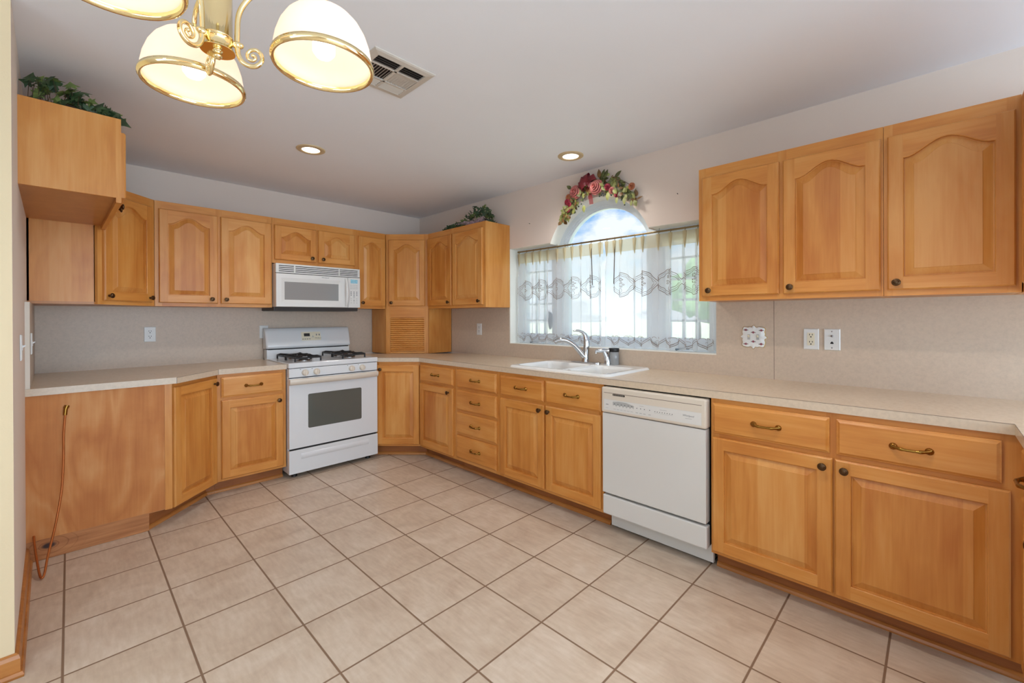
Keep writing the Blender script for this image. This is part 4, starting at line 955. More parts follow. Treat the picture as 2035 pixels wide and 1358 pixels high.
# ornate porcelain double switch
t = thing('light_switch', 'ornate white porcelain double switch plate painted with small roses', 'switch', (-.25, -139.3, 45.6), RW, 'wall plates')
b = MB(); out = []
for k in range(96):
    a = 2*PI*k/96; c_, s_ = math.cos(a), math.sin(a)
    q = 1/max(abs(c_), abs(s_)); r0 = 2.45*min(q, 1.24)
    r0 += .14*math.cos(a*8)*(.6)+.09*math.cos(a*16+1)+(.22 if min(abs(((a+PI/4) % (PI/2))-PI/4), 9) < .12 else 0)
    out.append((r0*c_*1.02, r0*s_))
sc = lambda k, y: [(x*k, y, z*k) for x, z in out]
b.loft([sc(1, 0), sc(1.0, -.12), sc(.96, -.24)], 'gold', True, True); b.loft([sc(.96, -.24), sc(.9, -.32), sc(.6, -.36)], 'porcelain'); b.add(sc(.6, -.36), [list(range(96))], 'porcelain'); b.build('cover_plate', t)
for dx in (-.95, .95):
    b = MB(); b.box(dx-.42, -.39, -.75, dx+.42, -.34, .75, 'white'); b.box(dx-.3, -.4, -.62, dx+.3, -.385, .62, 'light_mark'); b.prism([(-.4, -.1), (-.75, .3), (-.75, .5), (-.4, .35)], dx-.18, dx+.18, 'almond', 'x'); b.build('toggle', t)
b = MB()
for (x, z) in ((-1.6, 1.65), (1.7, 1.6), (0, 1.1), (0, -1.05), (-1.6, -1.65), (1.65, -1.6)):
    for k in range(5): a = k*1.256; b.sphere((x+.17*math.cos(a), -.36, z+.14*math.sin(a)), .14, 'rose_print', 8, (1, .2, 1))
    for sx in (-1, 1): b.sphere((x+sx*.4, -.355, z-.02), .15, 'green_print', 8, (1, .2, .6))
b.build('painted_roses', t)

# ================================================================== curtains
RODX, RODZ = 3.0, 74.4
t = thing('curtain_rod', 'thin brass cafe curtain rod across the window', 'curtain rod', (RODX, -94.5, RODZ))
b = MB(); b.tube([(0, 34.2, 0), (0, -36.1, 0)], .26, 'satin', 10); b.build('rod', t)
b = MB(); b.sphere((0, 34.5, 0), .42, 'satin', 12); b.build('finial', t)
for y in (16.5, -20): 
    b = MB(); b.tube([(0, y, 0), (0, y, .98)], .05, 'satin', 6); b.tube([(0, y-.3, 0), (0, y, .3), (0, y+.3, 0), (0, y, -.3)], .07, 'satin', 6, True); b.build('hanger_hook', t)
def curtain(label, ya, yb, hooks, seed, wand_u):
    rr = random.Random(seed)
    t = thing('cafe_curtain', label, 'curtain', (RODX, (ya+yb)/2, 41.2), 0, 'sheer cafe curtains')
    yc = (ya+yb)/2; Z = RODZ-.75-41.2; n = len(hooks)
    ph = [rr.uniform(-.35, .35) for _ in range(n+2)]; am = [rr.uniform(.6, 1.2) for _ in range(n+2)]
    hs = sorted(hooks, reverse=True)            # y falling
    us = [(h-ya)/(yb-ya) for h in hs]
    fd = [rr.uniform(1.5, 2.6) for _ in range(n+2)]; fw = [rr.uniform(.5, .8) for _ in range(n+2)]; fs = [rr.choice((-1, 1)) for _ in range(n+2)]
    def S(u, v):                                # v: 0 top, 1 bottom; folds double back on themselves
        W_ = abs(yb-ya); y = ya+(yb-ya)*u; x = 0; dy = 0
        k = max(0, min(1, (v-.08)/.22)); k = k*k*(3-2*k)
        for i, uh in enumerate(us):
            d = (u-uh)*W_; w1 = fw[i]*(1+.25*k)
            g = math.exp(-(d/w1)**2)
            x -= (.25+.55*k*am[i])*g
            dy += k*(fd[i]-.5*v)*d*g              # world y falls with u: +dy folds the cloth over
            if i < n-1:                           # a softer fold between two hooks
                um = (uh+us[i+1])/2+ph[i]*.4/W_; d2 = (u-um)*W_; g2 = math.exp(-(d2/(.55+.3*v))**2)
                x += .35*k*g2; dy += k*(.3+.9*am[i]*v)*d2*g2
        x += .25*k*math.sin(u*W_*.9+seed)
        return Vector((x, (y-yc)*(1+.02*v)+dy, Z*(1-v)))
    NU, NV = int(abs(yb-ya)*12), 40
    vvs = [i/NV for i in range(NV+1)]
    hv = 3.6/Z
    vvs = sorted(set(vvs+[hv, hv+.002]))
    b = MB(); g = [[S(i/NU, v) for i in range(NU+1)] for v in vvs]
    # scalloped hem
    for j, v in enumerate(vvs):
        if v > .95:
            for i in range(NU+1): g[j][i].z += (v-.95)/.05*.55*abs(math.cos(PI*(i/NU)*abs(yb-ya)/3.6))
    hi = [j for j, v in enumerate(vvs) if v <= hv+.0001][-1]
    b.loft(g[hi:], 'sheer', False); b.build('sheer_panel', t)
    b = MB(); b.loft(g[:hi+1], 'header', False); b.build('heading_tape', t)
    for i, h in enumerate(hs):                  # stiff pinched pleat of folded heading
        b = MB(); L = []
        for zz, hw, dp in ((0, .52, .45), (-1.2, .46, .5), (-2.6, .3, .42), (-3.7, .2, .3), (-4.6, .08, .15)):
            c = S((h-ya)/(yb-ya), .0); q = Vector((c.x, h-yc, Z+zz))
            L.append([tuple(q+Vector((.05, hw, 0))), tuple(q+Vector((-dp, hw*.8, 0))), tuple(q+Vector((-dp*.5, hw*.3, 0))), tuple(q+Vector((-dp*1.1, 0, 0))), tuple(q+Vector((-dp*.5, -hw*.3, 0))), tuple(q+Vector((-dp, -hw*.8, 0))), tuple(q+Vector((.05, -hw, 0)))])
        b.loft(L, 'pleat', closed=False); b.build('pinch_pleat', t)
    for i, h in enumerate(hs):                  # rings with eyelets
        b = MB(); c = Vector((0, h-yc, RODZ-41.2))
        b.tube([c+Vector((.36*math.cos(a*PI/6), .03, .36*math.sin(a*PI/6)-.08)) for a in range(12)], .06, 'satin', 6, True)
        b.tube([c+Vector((-.1, 0, -.42)), c+Vector((-.15, 0, -.6)), c+Vector((-.45, 0, -.85))], .07, 'satin', 6); b.build('ring', t)
    # lace embroidery
    b = MB(); Wd = abs(yb-ya); off = Vector((-.05, 0, 0)); per = 7.0
    def line(pts, r=.075): b.tube([S(max(0, min(1, p[0]/Wd)), p[1]/Z)+off for p in pts], r, 'lace', 4, caps=False)
    vm = Z-19.3+.3; vm = 13.6                    # medallion centre below the top, inches
    nm_ = int(Wd/per); c0 = (Wd-nm_*per)/2+per/2
    for k in range(nm_):
        c = c0+k*per
        for sg in (1, -1):
            up = []; up2 = []; scal = []
            for q in range(25):
                a = -1+2*q/24; h = .55+3.1*(1-abs(a)**1.5)
                up.append((c+a*per/2, vm+sg*h)); up2.append((c+a*per/2*.94, vm+sg*(h-.45)))
                scal.append((c+a*per/2*.8, vm+sg*(.3+2.6*(1-abs(a)**1.4)-.25*abs(math.sin(a*9)))))
            line(up, .08); line(up2, .05); line(scal, .06)
        for fz, fr_ in ((-1.5, .38), (.0, .55)):
            for pz in range(5):
                a = pz*2*PI/5; cx, cz = c+fr_*math.cos(a), vm+fz+fr_*math.sin(a)
                line([(cx+.22*fr_*1.6*math.cos(q*PI/4), cz+.22*fr_*1.6*math.sin(q*PI/4)) for q in range(9)], .06)
        line([(c+.28*math.cos(q*PI/6), vm+1.7+.7*math.sin(q*PI/6)) for q in range(13)], .05)
    o = b.build('lace_medallions', t); o['label'] = 'brownish embroidered medallion band'; b = MB()
    perh = 4.4; nh = int(Wd/perh); c1 = (Wd-nh*perh)/2+perh/2
    for k in range(nh):
        c = c1+k*perh
        for d_, r_ in ((.7, .08), (1.25, .06)):
            line([(c+a*perh/2, Z-d_-2.1*abs(a)**1.3) for a in [-1+q/8 for q in range(17)]], r_)
        line([(c+a*perh/2*.9, Z-1.0-2.0*abs(a)**1.3-.18*abs(math.sin(a*10))) for a in [-1+q/12 for q in range(25)]], .05)
        for sx in (-1, 1): line([(c+sx*(.7+.45*math.cos(q*PI/6)), Z-3.1-.45*math.sin(q*PI/6)) for q in range(7)], .06)
        line([(c+.4*math.cos(q*PI/6), Z-2.2-.35*math.sin(q*PI/6)) for q in range(7)], .05)
    o = b.build('lace_hem', t); o['label'] = 'embroidered scallops along the hem'
    p0 = S(wand_u, .03)+Vector((-.25, 0, 0))
    b = MB(); b.tube([p0, p0+Vector((-.25, -.6 if wand_u > .5 else .25, -12.2))], .12, 'bronze', 6); b.build('pull_wand', t)
hl_ = [-60.6, -64.0, -67.3, -70.6, -74.2, -78.2, -81.4, -84.5, -88.0, -91.8, -95.2]
hr_ = [-97.6, -100.3, -102.5, -107.0, -109.6, -114.3, -117.8, -121.8, -125.2, -128.8]
curtain('left sheer white cafe curtain with lace medallions', -60.1, -96.2, hl_, 3, .885)
curtain('right sheer white cafe curtain with lace medallions', -97.3, -129.9, hr_, 5, .1)

# ================================================================== ceiling fixtures
def recessed(label, x, y, watts=34, colr=(1, .95, .9)):
    t = thing('recessed_light', label, 'ceiling light', (x, y, 96), 0, 'recessed ceiling lights')
    b = MB(); b.lathe([(3.6, 0), (3.6, -.12), (3.4, -.25), (2.3, -.3), (2.25, -.1)], (0, 0, 0), 'trimring', seg=40); b.build('trim_ring', t)
    b = MB(); b.lathe([(2.28, -.12), (1.9, -.28), (1.2, -.38), (.02, -.42)], (0, 0, 0), 'lens', seg=32); b.build('lens', t)
    d = bpy.data.lights.new('recessed_glow', 'SPOT'); d.energy = watts; d.color = colr; d.spot_size = rad(150); d.spot_blend = .8; d.shadow_soft_size = .06
    o = bpy.data.objects.new('recessed_glow', d); COL.objects.link(o); o.parent = t; o.location = (0, 0, -.6*I)
recessed('round recessed ceiling light in the middle of the ceiling', -67.2, -49.4)
recessed('round recessed ceiling light above the window swag', -13.8, -96.3)
recessed('added unseen ceiling fill light over the dining floor, nearest the return', -58, -152, 50, (1, .90, .76))  # unseen downlight added to brighten the floor at right
recessed('added unseen ceiling fill light over the dining floor behind the chandelier', -150, -140, 56, (.78, .9, 1))  # added out of view so light off the floor lifts the ceiling
recessed('added unseen ceiling fill light near the rear opening, window side', -60, -235, 56, (.78, .9, 1))  # extra downlight behind the camera, added as fill
recessed('added unseen ceiling fill light near the rear opening, far side', -150, -235, 56, (.78, .9, 1))  # another added fill downlight, out of view
t = thing('ceiling_vent', 'square white louvered ceiling register partly behind the chandelier', 'vent', (-70.9, -96.9, 96), 0)
b = MB(); h0, h1 = 6.1, 5.0
sq = lambda h, z: [(-h, -h, z), (h, -h, z), (h, h, z), (-h, h, z)]
b.loft([sq(h0, 0), sq(h0, -.15), sq(h0-.3, -.3), sq(h1-.2, -.42), sq(h1-.3, -.1)], 'vent', True, False, False, smooth=False)
b.build('frame', t)
b = MB(); b.add(sq(5, -.04), [(3, 2, 1, 0)], 'ventdark'); b.build('duct_opening', t)
b = MB(); b.box(-4.8, -.25, -.4, 4.8, .25, -.15, 'vent'); 
for y in (-2.5, 2.5): b.box(-4.8, y-.18, -.4, 4.8, y+.18, -.15, 'vent')
b.box(-.25, -4.8, -.4, .25, 4.8, -.15, 'vent'); 
b2 = MB()
def slat(b_, x0, y0, x1, y1, tilt, along):
    wd = .42
    if along == 'x': b_.add([(x0, y0-wd/2, -.42 if tilt > 0 else -.1), (x1, y0-wd/2, -.42 if tilt > 0 else -.1), (x1, y0+wd/2, -.1 if tilt > 0 else -.42), (x0, y0+wd/2, -.1 if tilt > 0 else -.42)], [(0, 1, 2, 3)], 'vent')
    else: b_.add([(x0-wd/2, y0, -.42 if tilt > 0 else -.1), (x0-wd/2, y1, -.42 if tilt > 0 else -.1), (x0+wd/2, y1, -.1 if tilt > 0 else -.42), (x0+wd/2, y0, -.1 if tilt > 0 else -.42)], [(0, 1, 2, 3)], 'vent')
b = MB(); b.box(-.25, -4.8, -.42, .25, 4.8, -.12, 'vent'); b.box(-4.8, -2.35, -.42, 4.8, -2.0, -.12, 'vent'); b.box(-4.8, 2.0, -.42, 4.8, 2.35, -.12, 'vent')
b.build('divider_bars', t)
b = MB()
for k in range(4): 
    for (x0, x1) in ((-4.7, -.3), (.3, 4.7)):
        slat(b, x0, -4.5+k*.6, x1, 0, 1, 'x'); slat(b, x0, 2.7+k*.6, x1, 0, -1, 'x')
for k in range(8):
    slat(b, -4.4+k*.54, -1.9, 0, 1.9, 1, 'y'); slat(b, .6+k*.54, -1.9, 0, 1.9, -1, 'y')
b.build('louvers', t)

# ================================================================== chandelier
CX, CY = -104.63, -129.05
t = thing('chandelier', 'polished brass three-arm chandelier with opal glass bowl shades', 'chandelier', (CX, CY, 71.8))
H = 96-71.8
b = MB(); b.lathe([(1.2, 0), (1.2, .06), (1.06, .1), (1.06, 1.0), (1.1, 1.02), (1.1, 1.1), (1.02, 1.14), (1.0, 7.5), (1.25, 7.7), (1.25, 8.3), (.7, 8.9), (.35, 9.6), (.28, 10.5)], (0, 0, 0), 'brass', seg=32, cap0=True, cap1=True); b.build('column', t)
b = MB(); b.lathe([(.02, -.62), (.2, -.58), (.32, -.42), (.3, -.25), (.16, -.14), (.34, -.06), (.36, 0)], (0, 0, 0), 'brass', seg=20); b.build('finial', t)
b = MB(); b.tube([(0, 0, 10.4), (0, 0, H-1)], .2, 'brass', 10); b.build('down_rod', t)
b = MB(); b.lathe([(2.6, H), (2.5, H-.4), (1.6, H-1.0), (.4, H-1.4), (.25, H-1.7)], (0, 0, 0), 'brass', seg=28); b.build('canopy', t)
sp_r = [(3.6, 4.2)]
def arm(az):
    c_, s_ = math.cos(az), math.sin(az)
    P3 = lambda r, z: (r*c_, r*s_, z)
    b = MB()
    # rising curve from clamp, over and down to the shade, in (r, z)
    up = [(1.39, .45), (1.36, 1.0), (1.38, 1.9), (1.42, 2.7), (1.55, 3.4), (1.85, 4.1), (2.4, 4.9), (3.2, 5.75), (4.3, 6.5), (5.6, 6.9), (6.8, 6.75), (7.5, 6.2), (7.83, 5.5)]
    # catmull
    def cm(pts, n=5):
        o = []
        for i in range(len(pts)-1):
            p0, p1, p2, p3 = pts[max(i-1, 0)], pts[i], pts[i+1], pts[min(i+2, len(pts)-1)]
            for k in range(n):
                t_ = k/n; o.append(tuple(.5*((2*p1[j])+(-p0[j]+p2[j])*t_+(2*p0[j]-5*p1[j]+4*p2[j]-p3[j])*t_*t_+(-p0[j]+3*p1[j]-3*p2[j]+p3[j])*t_**3) for j in (0, 1)))
        return o+[pts[-1]]
    low = [(1.39, .45), (1.41, .1), (1.6, -.38), (1.98, -.72), (2.45, -.82), (2.9, -.62), (3.14, -.2), (3.08, .28), (2.75, .56), (2.36, .5), (2.1, .18), (2.14, -.18), (2.42, -.34), (2.66, -.14), (2.62, .08), (2.5, .1)]
    lo = cm(low); n = len(lo)
    b.tube([P3(*p) for p in cm(up)], .2, 'brass', 10)
    b.tube([P3(*p) for p in lo], [.2-.1*(k/n) for k in range(n)], 'brass', 10)
    b.sphere(P3(*lo[-1]), .15, 'brass', 10)
    a = b.build('arm', t)
    b = MB(); b.sphere(P3(1.36, .72), .33, 'brass', 14); b.tube([P3(.9, .72), P3(1.4, .72)], .17, 'brass', 10); b.sphere(P3(1.62, .72), .22, 'brass', 12); b.build('clamp_ball', a)
    sx, sy = P3(7.83, 0)[:2]
    b = MB(); b.lathe([(.35, 5.7), (.7, 5.4), (.85, 5.0), (1.3, 4.85), (1.35, 4.7), (.4, 4.65)], (sx, sy, 0), 'brass', seg=20); b.build('socket_cup', a)
    prof = [(1.2, 4.72), (1.75, 4.6), (2.4, 4.2), (2.95, 3.6), (3.4, 2.8), (3.7, 1.9), (3.86, 1.0), (3.9, .25)]
    inn = [(3.76, .25), (3.72, 1.0), (3.56, 1.9), (3.26, 2.8), (2.8, 3.5), (2.3, 4.05), (1.7, 4.4), (1.1, 4.5)]
    b = MB(); b.lathe(prof+inn, (sx, sy, 0), 'opal', seg=40); sh = b.build('shade', t); sh['label'] = 'opal white glass bowl shade'
    b = MB(); b.lathe([(3.72, .32), (3.9, .55), (4.02, .5), (4.02, .38), (4.08, .33), (4.08, .12), (4.0, .05), (3.98, -.08), (3.84, -.08), (3.72, .06), (3.72, .32)], (sx, sy, 0), 'brass', seg=48); b.build('rim_band', sh)
    b = MB(); b.tube([(sx, sy, 4.6), (sx, sy, 3.6), (sx, sy, 3.3), (sx, sy, 1.3), (sx, sy, .9)], [.45, .5, .85, .9, .6], 'bulb', 14); b.build('bulb', t)
    d = bpy.data.lights.new('bulb_glow', 'POINT'); d.energy = .02; d.color = (1, .86, .64); d.shadow_soft_size = .03
    o = bpy.data.objects.new('bulb_glow', d); COL.objects.link(o); o.parent = t; o.location = (sx*I, sy*I, .25*I)
a0 = math.atan2(-132.76+129.05, -97.73+104.63)
for k in range(3): arm(a0+k*2*PI/3)

# ================================================================== greenery
def ivy_leaf(b, c, size, nrm, roll, mat):
    nrm = Vector(nrm).normalized(); u = nrm.orthogonal().normalized(); u = Matrix.Rotation(roll, 3, nrm)@u; v = nrm.cross(u)
    sh = [(0, -.15), (.28, -.4), (.62, -.3), (.42, .02), (.95, .2), (.45, .38), (.3, .55), (0, 1.1), (-.3, .55), (-.45, .38), (-.95, .2), (-.42, .02), (-.62, -.3), (-.28, -.4)]
    pts = [Vector(c)]+[Vector(c)+(u*x+v*y)*size-nrm*(.25*size*(x*x+.5*y*y)) for x, y in sh]
    n = len(sh); b.add(pts, [(0, 1+i, 1+(i+1) % n) for i in range(n)], mat)
def oval_leaf(b, c, dir_, nrm, ln, wd, mat):
    d = Vector(dir_).normalized(); n = Vector(nrm).normalized(); s = d.cross(n).normalized(); n = s.cross(d)
    L = []
    for k in range(7):
        t_ = k/6; w_ = wd*math.sin(PI*min(.98, t_+.02))**.8*(1-.3*t_)
        p = Vector(c)+d*ln*t_-n*.25*ln*t_*t_*.6
        L.append([p-s*w_-n*.15*w_, p+n*.1*w_, p+s*w_-n*.15*w_])
    b.loft([[tuple(q) for q in l] for l in L], mat, False)
def garland(name, label, cat, base_, spine, n, spread, size, seed, mats, hgt):
    rr = random.Random(seed); t = thing(name, label, cat, base_)
    B = Vector(base_)
    b = MB(); sp = [Vector(p)-B for p in spine]
    for s_ in range(4):
        pts = []
        for p in sp: pts.append(p+Vector((rr.uniform(-.6, .6), rr.uniform(-.6, .6), rr.uniform(.1, .8)+.15)))
        b.tube(pts, .09, 'stem', 5)
    lv = MB()
    for k in range(n):
        q = rr.random()*(len(sp)-1); i = int(q); p = sp[i].lerp(sp[min(i+1, len(sp)-1)], q-i)
        hh = hgt[i]+(hgt[min(i+1, len(sp)-1)]-hgt[i])*(q-i)
        z = .3+rr.random()**1.1*hh
        c = p+Vector((rr.uniform(-1, 1)*spread[0], rr.uniform(-1, 1)*spread[1], z))
        b.tube([p+Vector((0, 0, .3)), p.lerp(c, .6)+Vector((0, 0, .4)), c], .045, 'stem', 4)
        nr = Vector((rr.uniform(-1, .3), rr.uniform(-1.2, .2), rr.uniform(-.3, 1)))
        ivy_leaf(lv, c, size*rr.uniform(.7, 1.25), nr, rr.uniform(0, 6.28), rr.choice(mats))
    for m_ in (b, lv): m_.v = [(p[0], p[1], max(p[2], .04+.02*(i_ % 3))) for i_, p in enumerate(m_.v)]
    b.build('stems', t); lv.build('leaves', t)
    return t
garland('ivy_garland', 'long green silk ivy garland trailing over the fridge cabinet', 'artificial plant', (-113, -57.5, 88.1), [(-118.2, -57.0, 88.15), (-116, -58.0, 88.15), (-113, -58.2, 88.15), (-110, -58.2, 88.15), (-107.6, -58.0, 88.15), (-106.6, -55.5, 88.15)], 64, (.8, 1.6), 1.65, 11, ['foil', 'foil2', 'foil', 'foil2'], [5.6, 5.2, 4.2, 2.2, 2.2, 1.6])
garland('ivy_garland', 'bushy dark ivy clump on the cabinet left of the window', 'artificial plant', (-6, -48, 84), [(-9, -31, 84.05), (-8, -36, 84.05), (-7, -42, 84.05), (-6.5, -47, 84.05), (-6, -51, 84.05), (-5, -56, 84.05)], 130, (2.0, 1.8), 1.5, 12, ['foil2', 'foil2', 'foil'], [1.4, 1.6, 4.2, 7.6, 7.2, 3.4])
rr = random.Random(5)
t = thing('twig_bunch', 'dried lilac-coloured twig bunch at the front corner of the window cabinet', 'dried twigs', (-9.0, -52, 84))
b = MB()
for k in range(80):
    a = rr.uniform(-2.9, .6) if rr.random() < .75 else rr.uniform(0, 6.28); L = rr.uniform(2.0, 6.5)
    dx, dy = math.cos(a-PI/2)*.45, -abs(math.sin(a))*.9-.1
    if rr.random() < .3: dy = -dy
    pts = [Vector((rr.uniform(-3.0, 1.0), rr.uniform(-2, 3), .1))]
    for s_ in range(6): pts.append(pts[-1]+Vector((dx+rr.uniform(-.35, .35), dy+rr.uniform(-.35, .35), rr.uniform(-.05, .45)*(1 if s_ < 3 else .3)))*(L/6))
    for p in pts: p.x = max(-3.9, min(7.5, p.x)); p.y = max(-7.2, p.y); p.z = max(.06, p.z)
    b.tube(pts, .05, 'twig', 4)
    for p in pts[1:]:
        b.sphere(p, rr.uniform(.1, .19), 'twig', 6)
        q = p+Vector((rr.uniform(-.5, .5), rr.uniform(-.5, .5), rr.uniform(.1, .5))); b.tube([p, q], .035, 'twig', 4)
b.v = [(p[0], p[1], max(p[2], .03)) for p in b.v]
b.build('twigs', t)

# floral swag above the arched window
t = thing('floral_swag', 'rose and leaf swag with burgundy bow above the arched window', 'floral swag', (0, -96, 88))
B = Vector((0, -96, 88)); W3 = lambda x, y, z: Vector((x, y, z))-B
rr = random.Random(21)
crv = [(-83.8, 81.6), (-85.2, 84.2), (-87.6, 87.2), (-90.8, 89.6), (-95, 91.0), (-99, 90.6), (-103, 89.4), (-106.5, 87.0), (-109.4, 83.4)]
b = MB()
for s_ in range(3): b.tube([W3(-.25-.3*s_, y+rr.uniform(-.3, .3), z+rr.uniform(-.4, .4)) for y, z in crv], .1, 'stem', 5)
b.tube([W3(-.5, -103, 89.6), W3(-1, -106, 89.4), W3(-1.3, -108.4, 87.6)], .08, 'stem', 5); b.tube([W3(-.5, -101.5, 90.5), W3(-1, -104, 90.2), W3(-1.2, -106.2, 89.0)], .13, 'stem', 5)
b.build('stems', t)
b = MB(); dens = 210
for k in range(dens):
    q = rr.random()*(len(crv)-1); i = int(q); f_ = q-i; y = crv[i][0]+(crv[i+1][0]-crv[i][0])*f_; z = crv[i][1]+(crv[i+1][1]-crv[i][1])*f_
    wv = 2.5 if 1 < q < 7 else 1.0
    c = W3(-rr.uniform(.4, 2.2), y+rr.uniform(-.8, .8), z+rr.uniform(-1, .8)*wv)
    a = rr.uniform(0, 6.28); dr_ = Vector((-rr.uniform(0, .5), math.cos(a), math.sin(a)-.35))
    mt = rr.choice(['leaf', 'leaf', 'leaf2', 'leaf2', 'leaf3']) if q > 1.2 else rr.choice(['leaf2', 'leaf2', 'leaf3'])
    oval_leaf(b, c, dr_, (-1, rr.uniform(-.5, .5), rr.uniform(-.2, .6)), rr.uniform(1.1, 2.1), rr.uniform(.42, .75), mt)
for (y, z, dy, dz, mt, ln) in ((-103.0, 91.2, -.9, .6, 'leaf', 2.7), (-99.4, 91.6, -.5, .9, 'leaf', 2.8), (-97.9, 92.2, .1, 1, 'leaf3', 2.6), (-98.6, 92.0, -.4, .9, 'leaf', 2.6), (-87.4, 91.1, .6, .5, 'leaf', 2.0), (-92.1, 85.0, -.1, -1, 'leaf2', 2.3), (-88.6, 85, .3, -1, 'leaf2', 2.2), (-106.2, 84.9, 0, -1, 'leaf2', 2.2), (-109.2, 83.5, -.4, -1, 'leaf2', 2.2), (-108.4, 86, -.3, -.8, 'leaf', 2.4), (-85.2, 83.8, .8, -.2, 'leaf2', 2.2), (-84.0, 82.0, .3, -1, 'leaf2', 1.6), (-86.4, 81.9, .1, -1, 'leaf2', 1.3), (-92.6, 90.3, -.5, .7, 'leaf3', 2.4), (-100.7, 87.4, 0, -1, 'leaf2', 2.6), (-103.7, 85.3, 0, -1, 'leaf2', 1.9)):
    oval_leaf(b, W3(-1.6, y, z), (-.2, dy, dz), (-1, .1, .3), ln, ln*.34, mt)
b.build('leaves', t)
def rose(c, r, nm='rose', mat='rose'):
    b = MB(); q = random.Random(int(c.y*100))
    for ringn, (rad_, cnt, tilt, ht) in enumerate(((1.0, 5, .3, .08), (.82, 5, .6, .2), (.62, 4, .85, .32), (.44, 4, 1.05, .4), (.26, 3, 1.25, .46))):
        for k in range(cnt):
            a = 2*PI*k/cnt+ringn*.5
            e1 = Vector((0, math.cos(a), math.sin(a))); e2 = Vector((0, -math.sin(a), math.cos(a))); ax = Vector((-1, 0, 0))
            L = []
            for i in range(5):
                t_ = i/4; row = []
                rr_ = r*rad_*(.25+.75*math.sin(t_*PI/2*(1.15-.25*tilt)))
                h = r*(ht+t_*.55*tilt-.22*(t_**4))
                for j in range(7):
                    s_ = (j/6-.5)*2; wd = 2*PI/cnt*(.45+.5*math.sin(PI*min(1, t_*.75+.2)))
                    ang = s_*wd; d_ = e1*math.cos(ang)+e2*math.sin(ang)
                    row.append(tuple(c+d_*rr_*(1-.08*s_*s_)+ax*(h-.06*r*s_*s_*t_)))
                L.append(row)
            b.loft(L, mat, False)
    b.sphere(c+Vector((-.5*r, 0, 0)), .2*r, mat, 8)
    o = b.build(nm, t); return o
rose(W3(-1.6, -89.2, 89.6), 2.3)['label'] = 'dusty pink open rose'; rose(W3(-1.8, -96.9, 89.6), 2.4)['label'] = 'dusty pink open rose'
for (y, z, r, mt) in ((-85.9, 87.2, 1.1, 'bud'), (-86.6, 86.3, .9, 'bud'), (-86.0, 84.6, .95, 'bud'), (-103.6, 86.0, .8, 'bud'), (-100.6, 88.9, 1.1, 'bud'), (-102.2, 87.6, 1.1, 'rose'), (-108.5, 87.4, 1.1, 'peach'), (-86.3, 88.7, 1.0, 'peach'), (-92.0, 92.1, .9, 'peach')):
    rose(W3(-1.6, y, z), r, 'rosebud' if mt == 'bud' else 'blossom', mt)
b = MB()
def loop_(ang, ln, wd, tw=0):
    d = Vector((0, math.cos(ang), math.sin(ang))); s_ = Vector((0, -math.sin(ang), math.cos(ang))); c = W3(-1.7, -94.2, 91.2)
    L = []
    for k in range(13):
        a = PI*2*k/12; rr_ = ln*(1-math.cos(a))/2; h = -.9*math.sin(a)
        p = c+d*rr_+Vector((h-.4, 0, 0)); L.append([tuple(p-s_*wd*(.35+.65*rr_/ln)), tuple(p+s_*wd*(.35+.65*rr_/ln)+Vector((-.2, 0, 0)))])
    b.loft(L, 'bow', False)
for a, ln, wd in ((.5, 3.3, 1.1), (2.6, 3.0, 1.1), (1.3, 3.0, 1.2), (2.0, 2.4, 1.1), (-.4, 3.0, 1.0), (3.7, 2.3, 1.0), (.0, 3.6, .9), (1.0, 2.6, 1.2)): loop_(a, ln, wd)
b.sphere(W3(-2.6, -94.2, 91.1), .55, 'bow', 10); b.build('bow', t)
b = MB(); L = [[tuple(W3(-2.1+.1*k, -94.4+.12*math.sin(k*.9)+.6-.03*k*k*.3, 90.6-k*.95)), tuple(W3(-1.9+.1*k, -95.2+.1*math.sin(k*.9)-.03*k*k*.2, 90.6-k*.95))] for k in range(7)]
b.loft(L, 'ribbon', False); b.build('ribbon_tail', t)
b = MB()
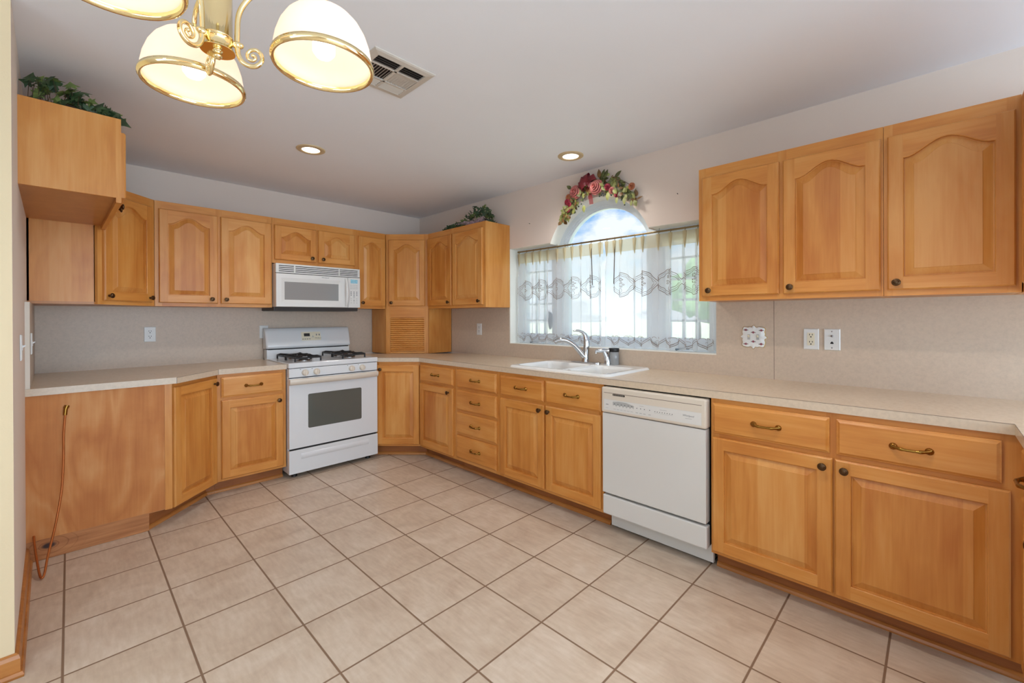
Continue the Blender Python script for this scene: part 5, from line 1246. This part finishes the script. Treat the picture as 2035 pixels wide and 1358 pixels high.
for (y, z) in ((-98.5, 86.9), (-99.2, 86.6), (-97.8, 86.7), (-99.9, 86.8), (-98.9, 87.3), (-91.8, 86.5), (-92.1, 87.2), (-105.2, 84.2), (-106.2, 82.6), (-101.9, 86.2), (-87.2, 83.2), (-91.2, 85.6), (-90.2, 85.0)):
    b.sphere(W3(-1.5, y, z), .26, 'berry', 8); b.tube([W3(-1.5, y, z), W3(-.9, y+.3, z+1.4)], .04, 'stem', 4)
b.build('berries', t)

# ================================================================== small things
t = thing('water_line', 'thin copper water tube looping from the plywood panel to the floor', 'pipe', (-116, -37, 0))
B = Vector((-116, -37, 0))
pts = [(-113.7, -36.9, 30.2), (-113.95, -37.2, 26), (-114.0, -37.6, 21), (-114.3, -38.6, 14.5), (-115.2, -40.4, 8), (-116.2, -43.5, 3.2), (-116.6, -45.9, .9), (-116.95, -46.6, .45), (-117.3, -45.2, .9), (-117.8, -41.5, 2.6), (-118.2, -38.2, 4.4), (-118.35, -36.4, 5.4)]
def cm3(p, n=6):
    o = []
    for i in range(len(p)-1):
        a = [Vector(p[j]) for j in (max(i-1, 0), i, i+1, min(i+2, len(p)-1))]
        for k in range(n):
            s_ = k/n; o.append(.5*(2*a[1]+(a[2]-a[0])*s_+(2*a[0]-5*a[1]+4*a[2]-a[3])*s_*s_+(3*a[1]-a[0]-3*a[2]+a[3])*s_**3))
    return o+[Vector(p[-1])]
b = MB(); b.tube([q-B for q in cm3(pts)], .19, 'copper', 8); b.build('tube', t)
b = MB(); b.tube([Vector((-113.75, -36.9, 29.9))-B, Vector((-113.6, -36.8, 31.6))-B], .34, 'antique', 6); b.tube([Vector((-113.6, -36.8, 31.3))-B, Vector((-113.4, -36.75, 31.9))-B], .42, 'antique', 6); o = b.build('brass_fitting', t); o['label'] = 'brass compression fitting'
def nail(y, z, label):
    b = MB(); b.tube([(0, 0, 0), (-.45, 0, .1)], .09, 'gap', 6); tag(b.build('nail', None, (0, y, z)), label, 'nail')
nail(-68.3, 83.2, 'small dark nail in the wall between ivy cabinet and swag'); nail(-121.1, 83.0, 'small dark nail in the wall between swag and right cabinets')
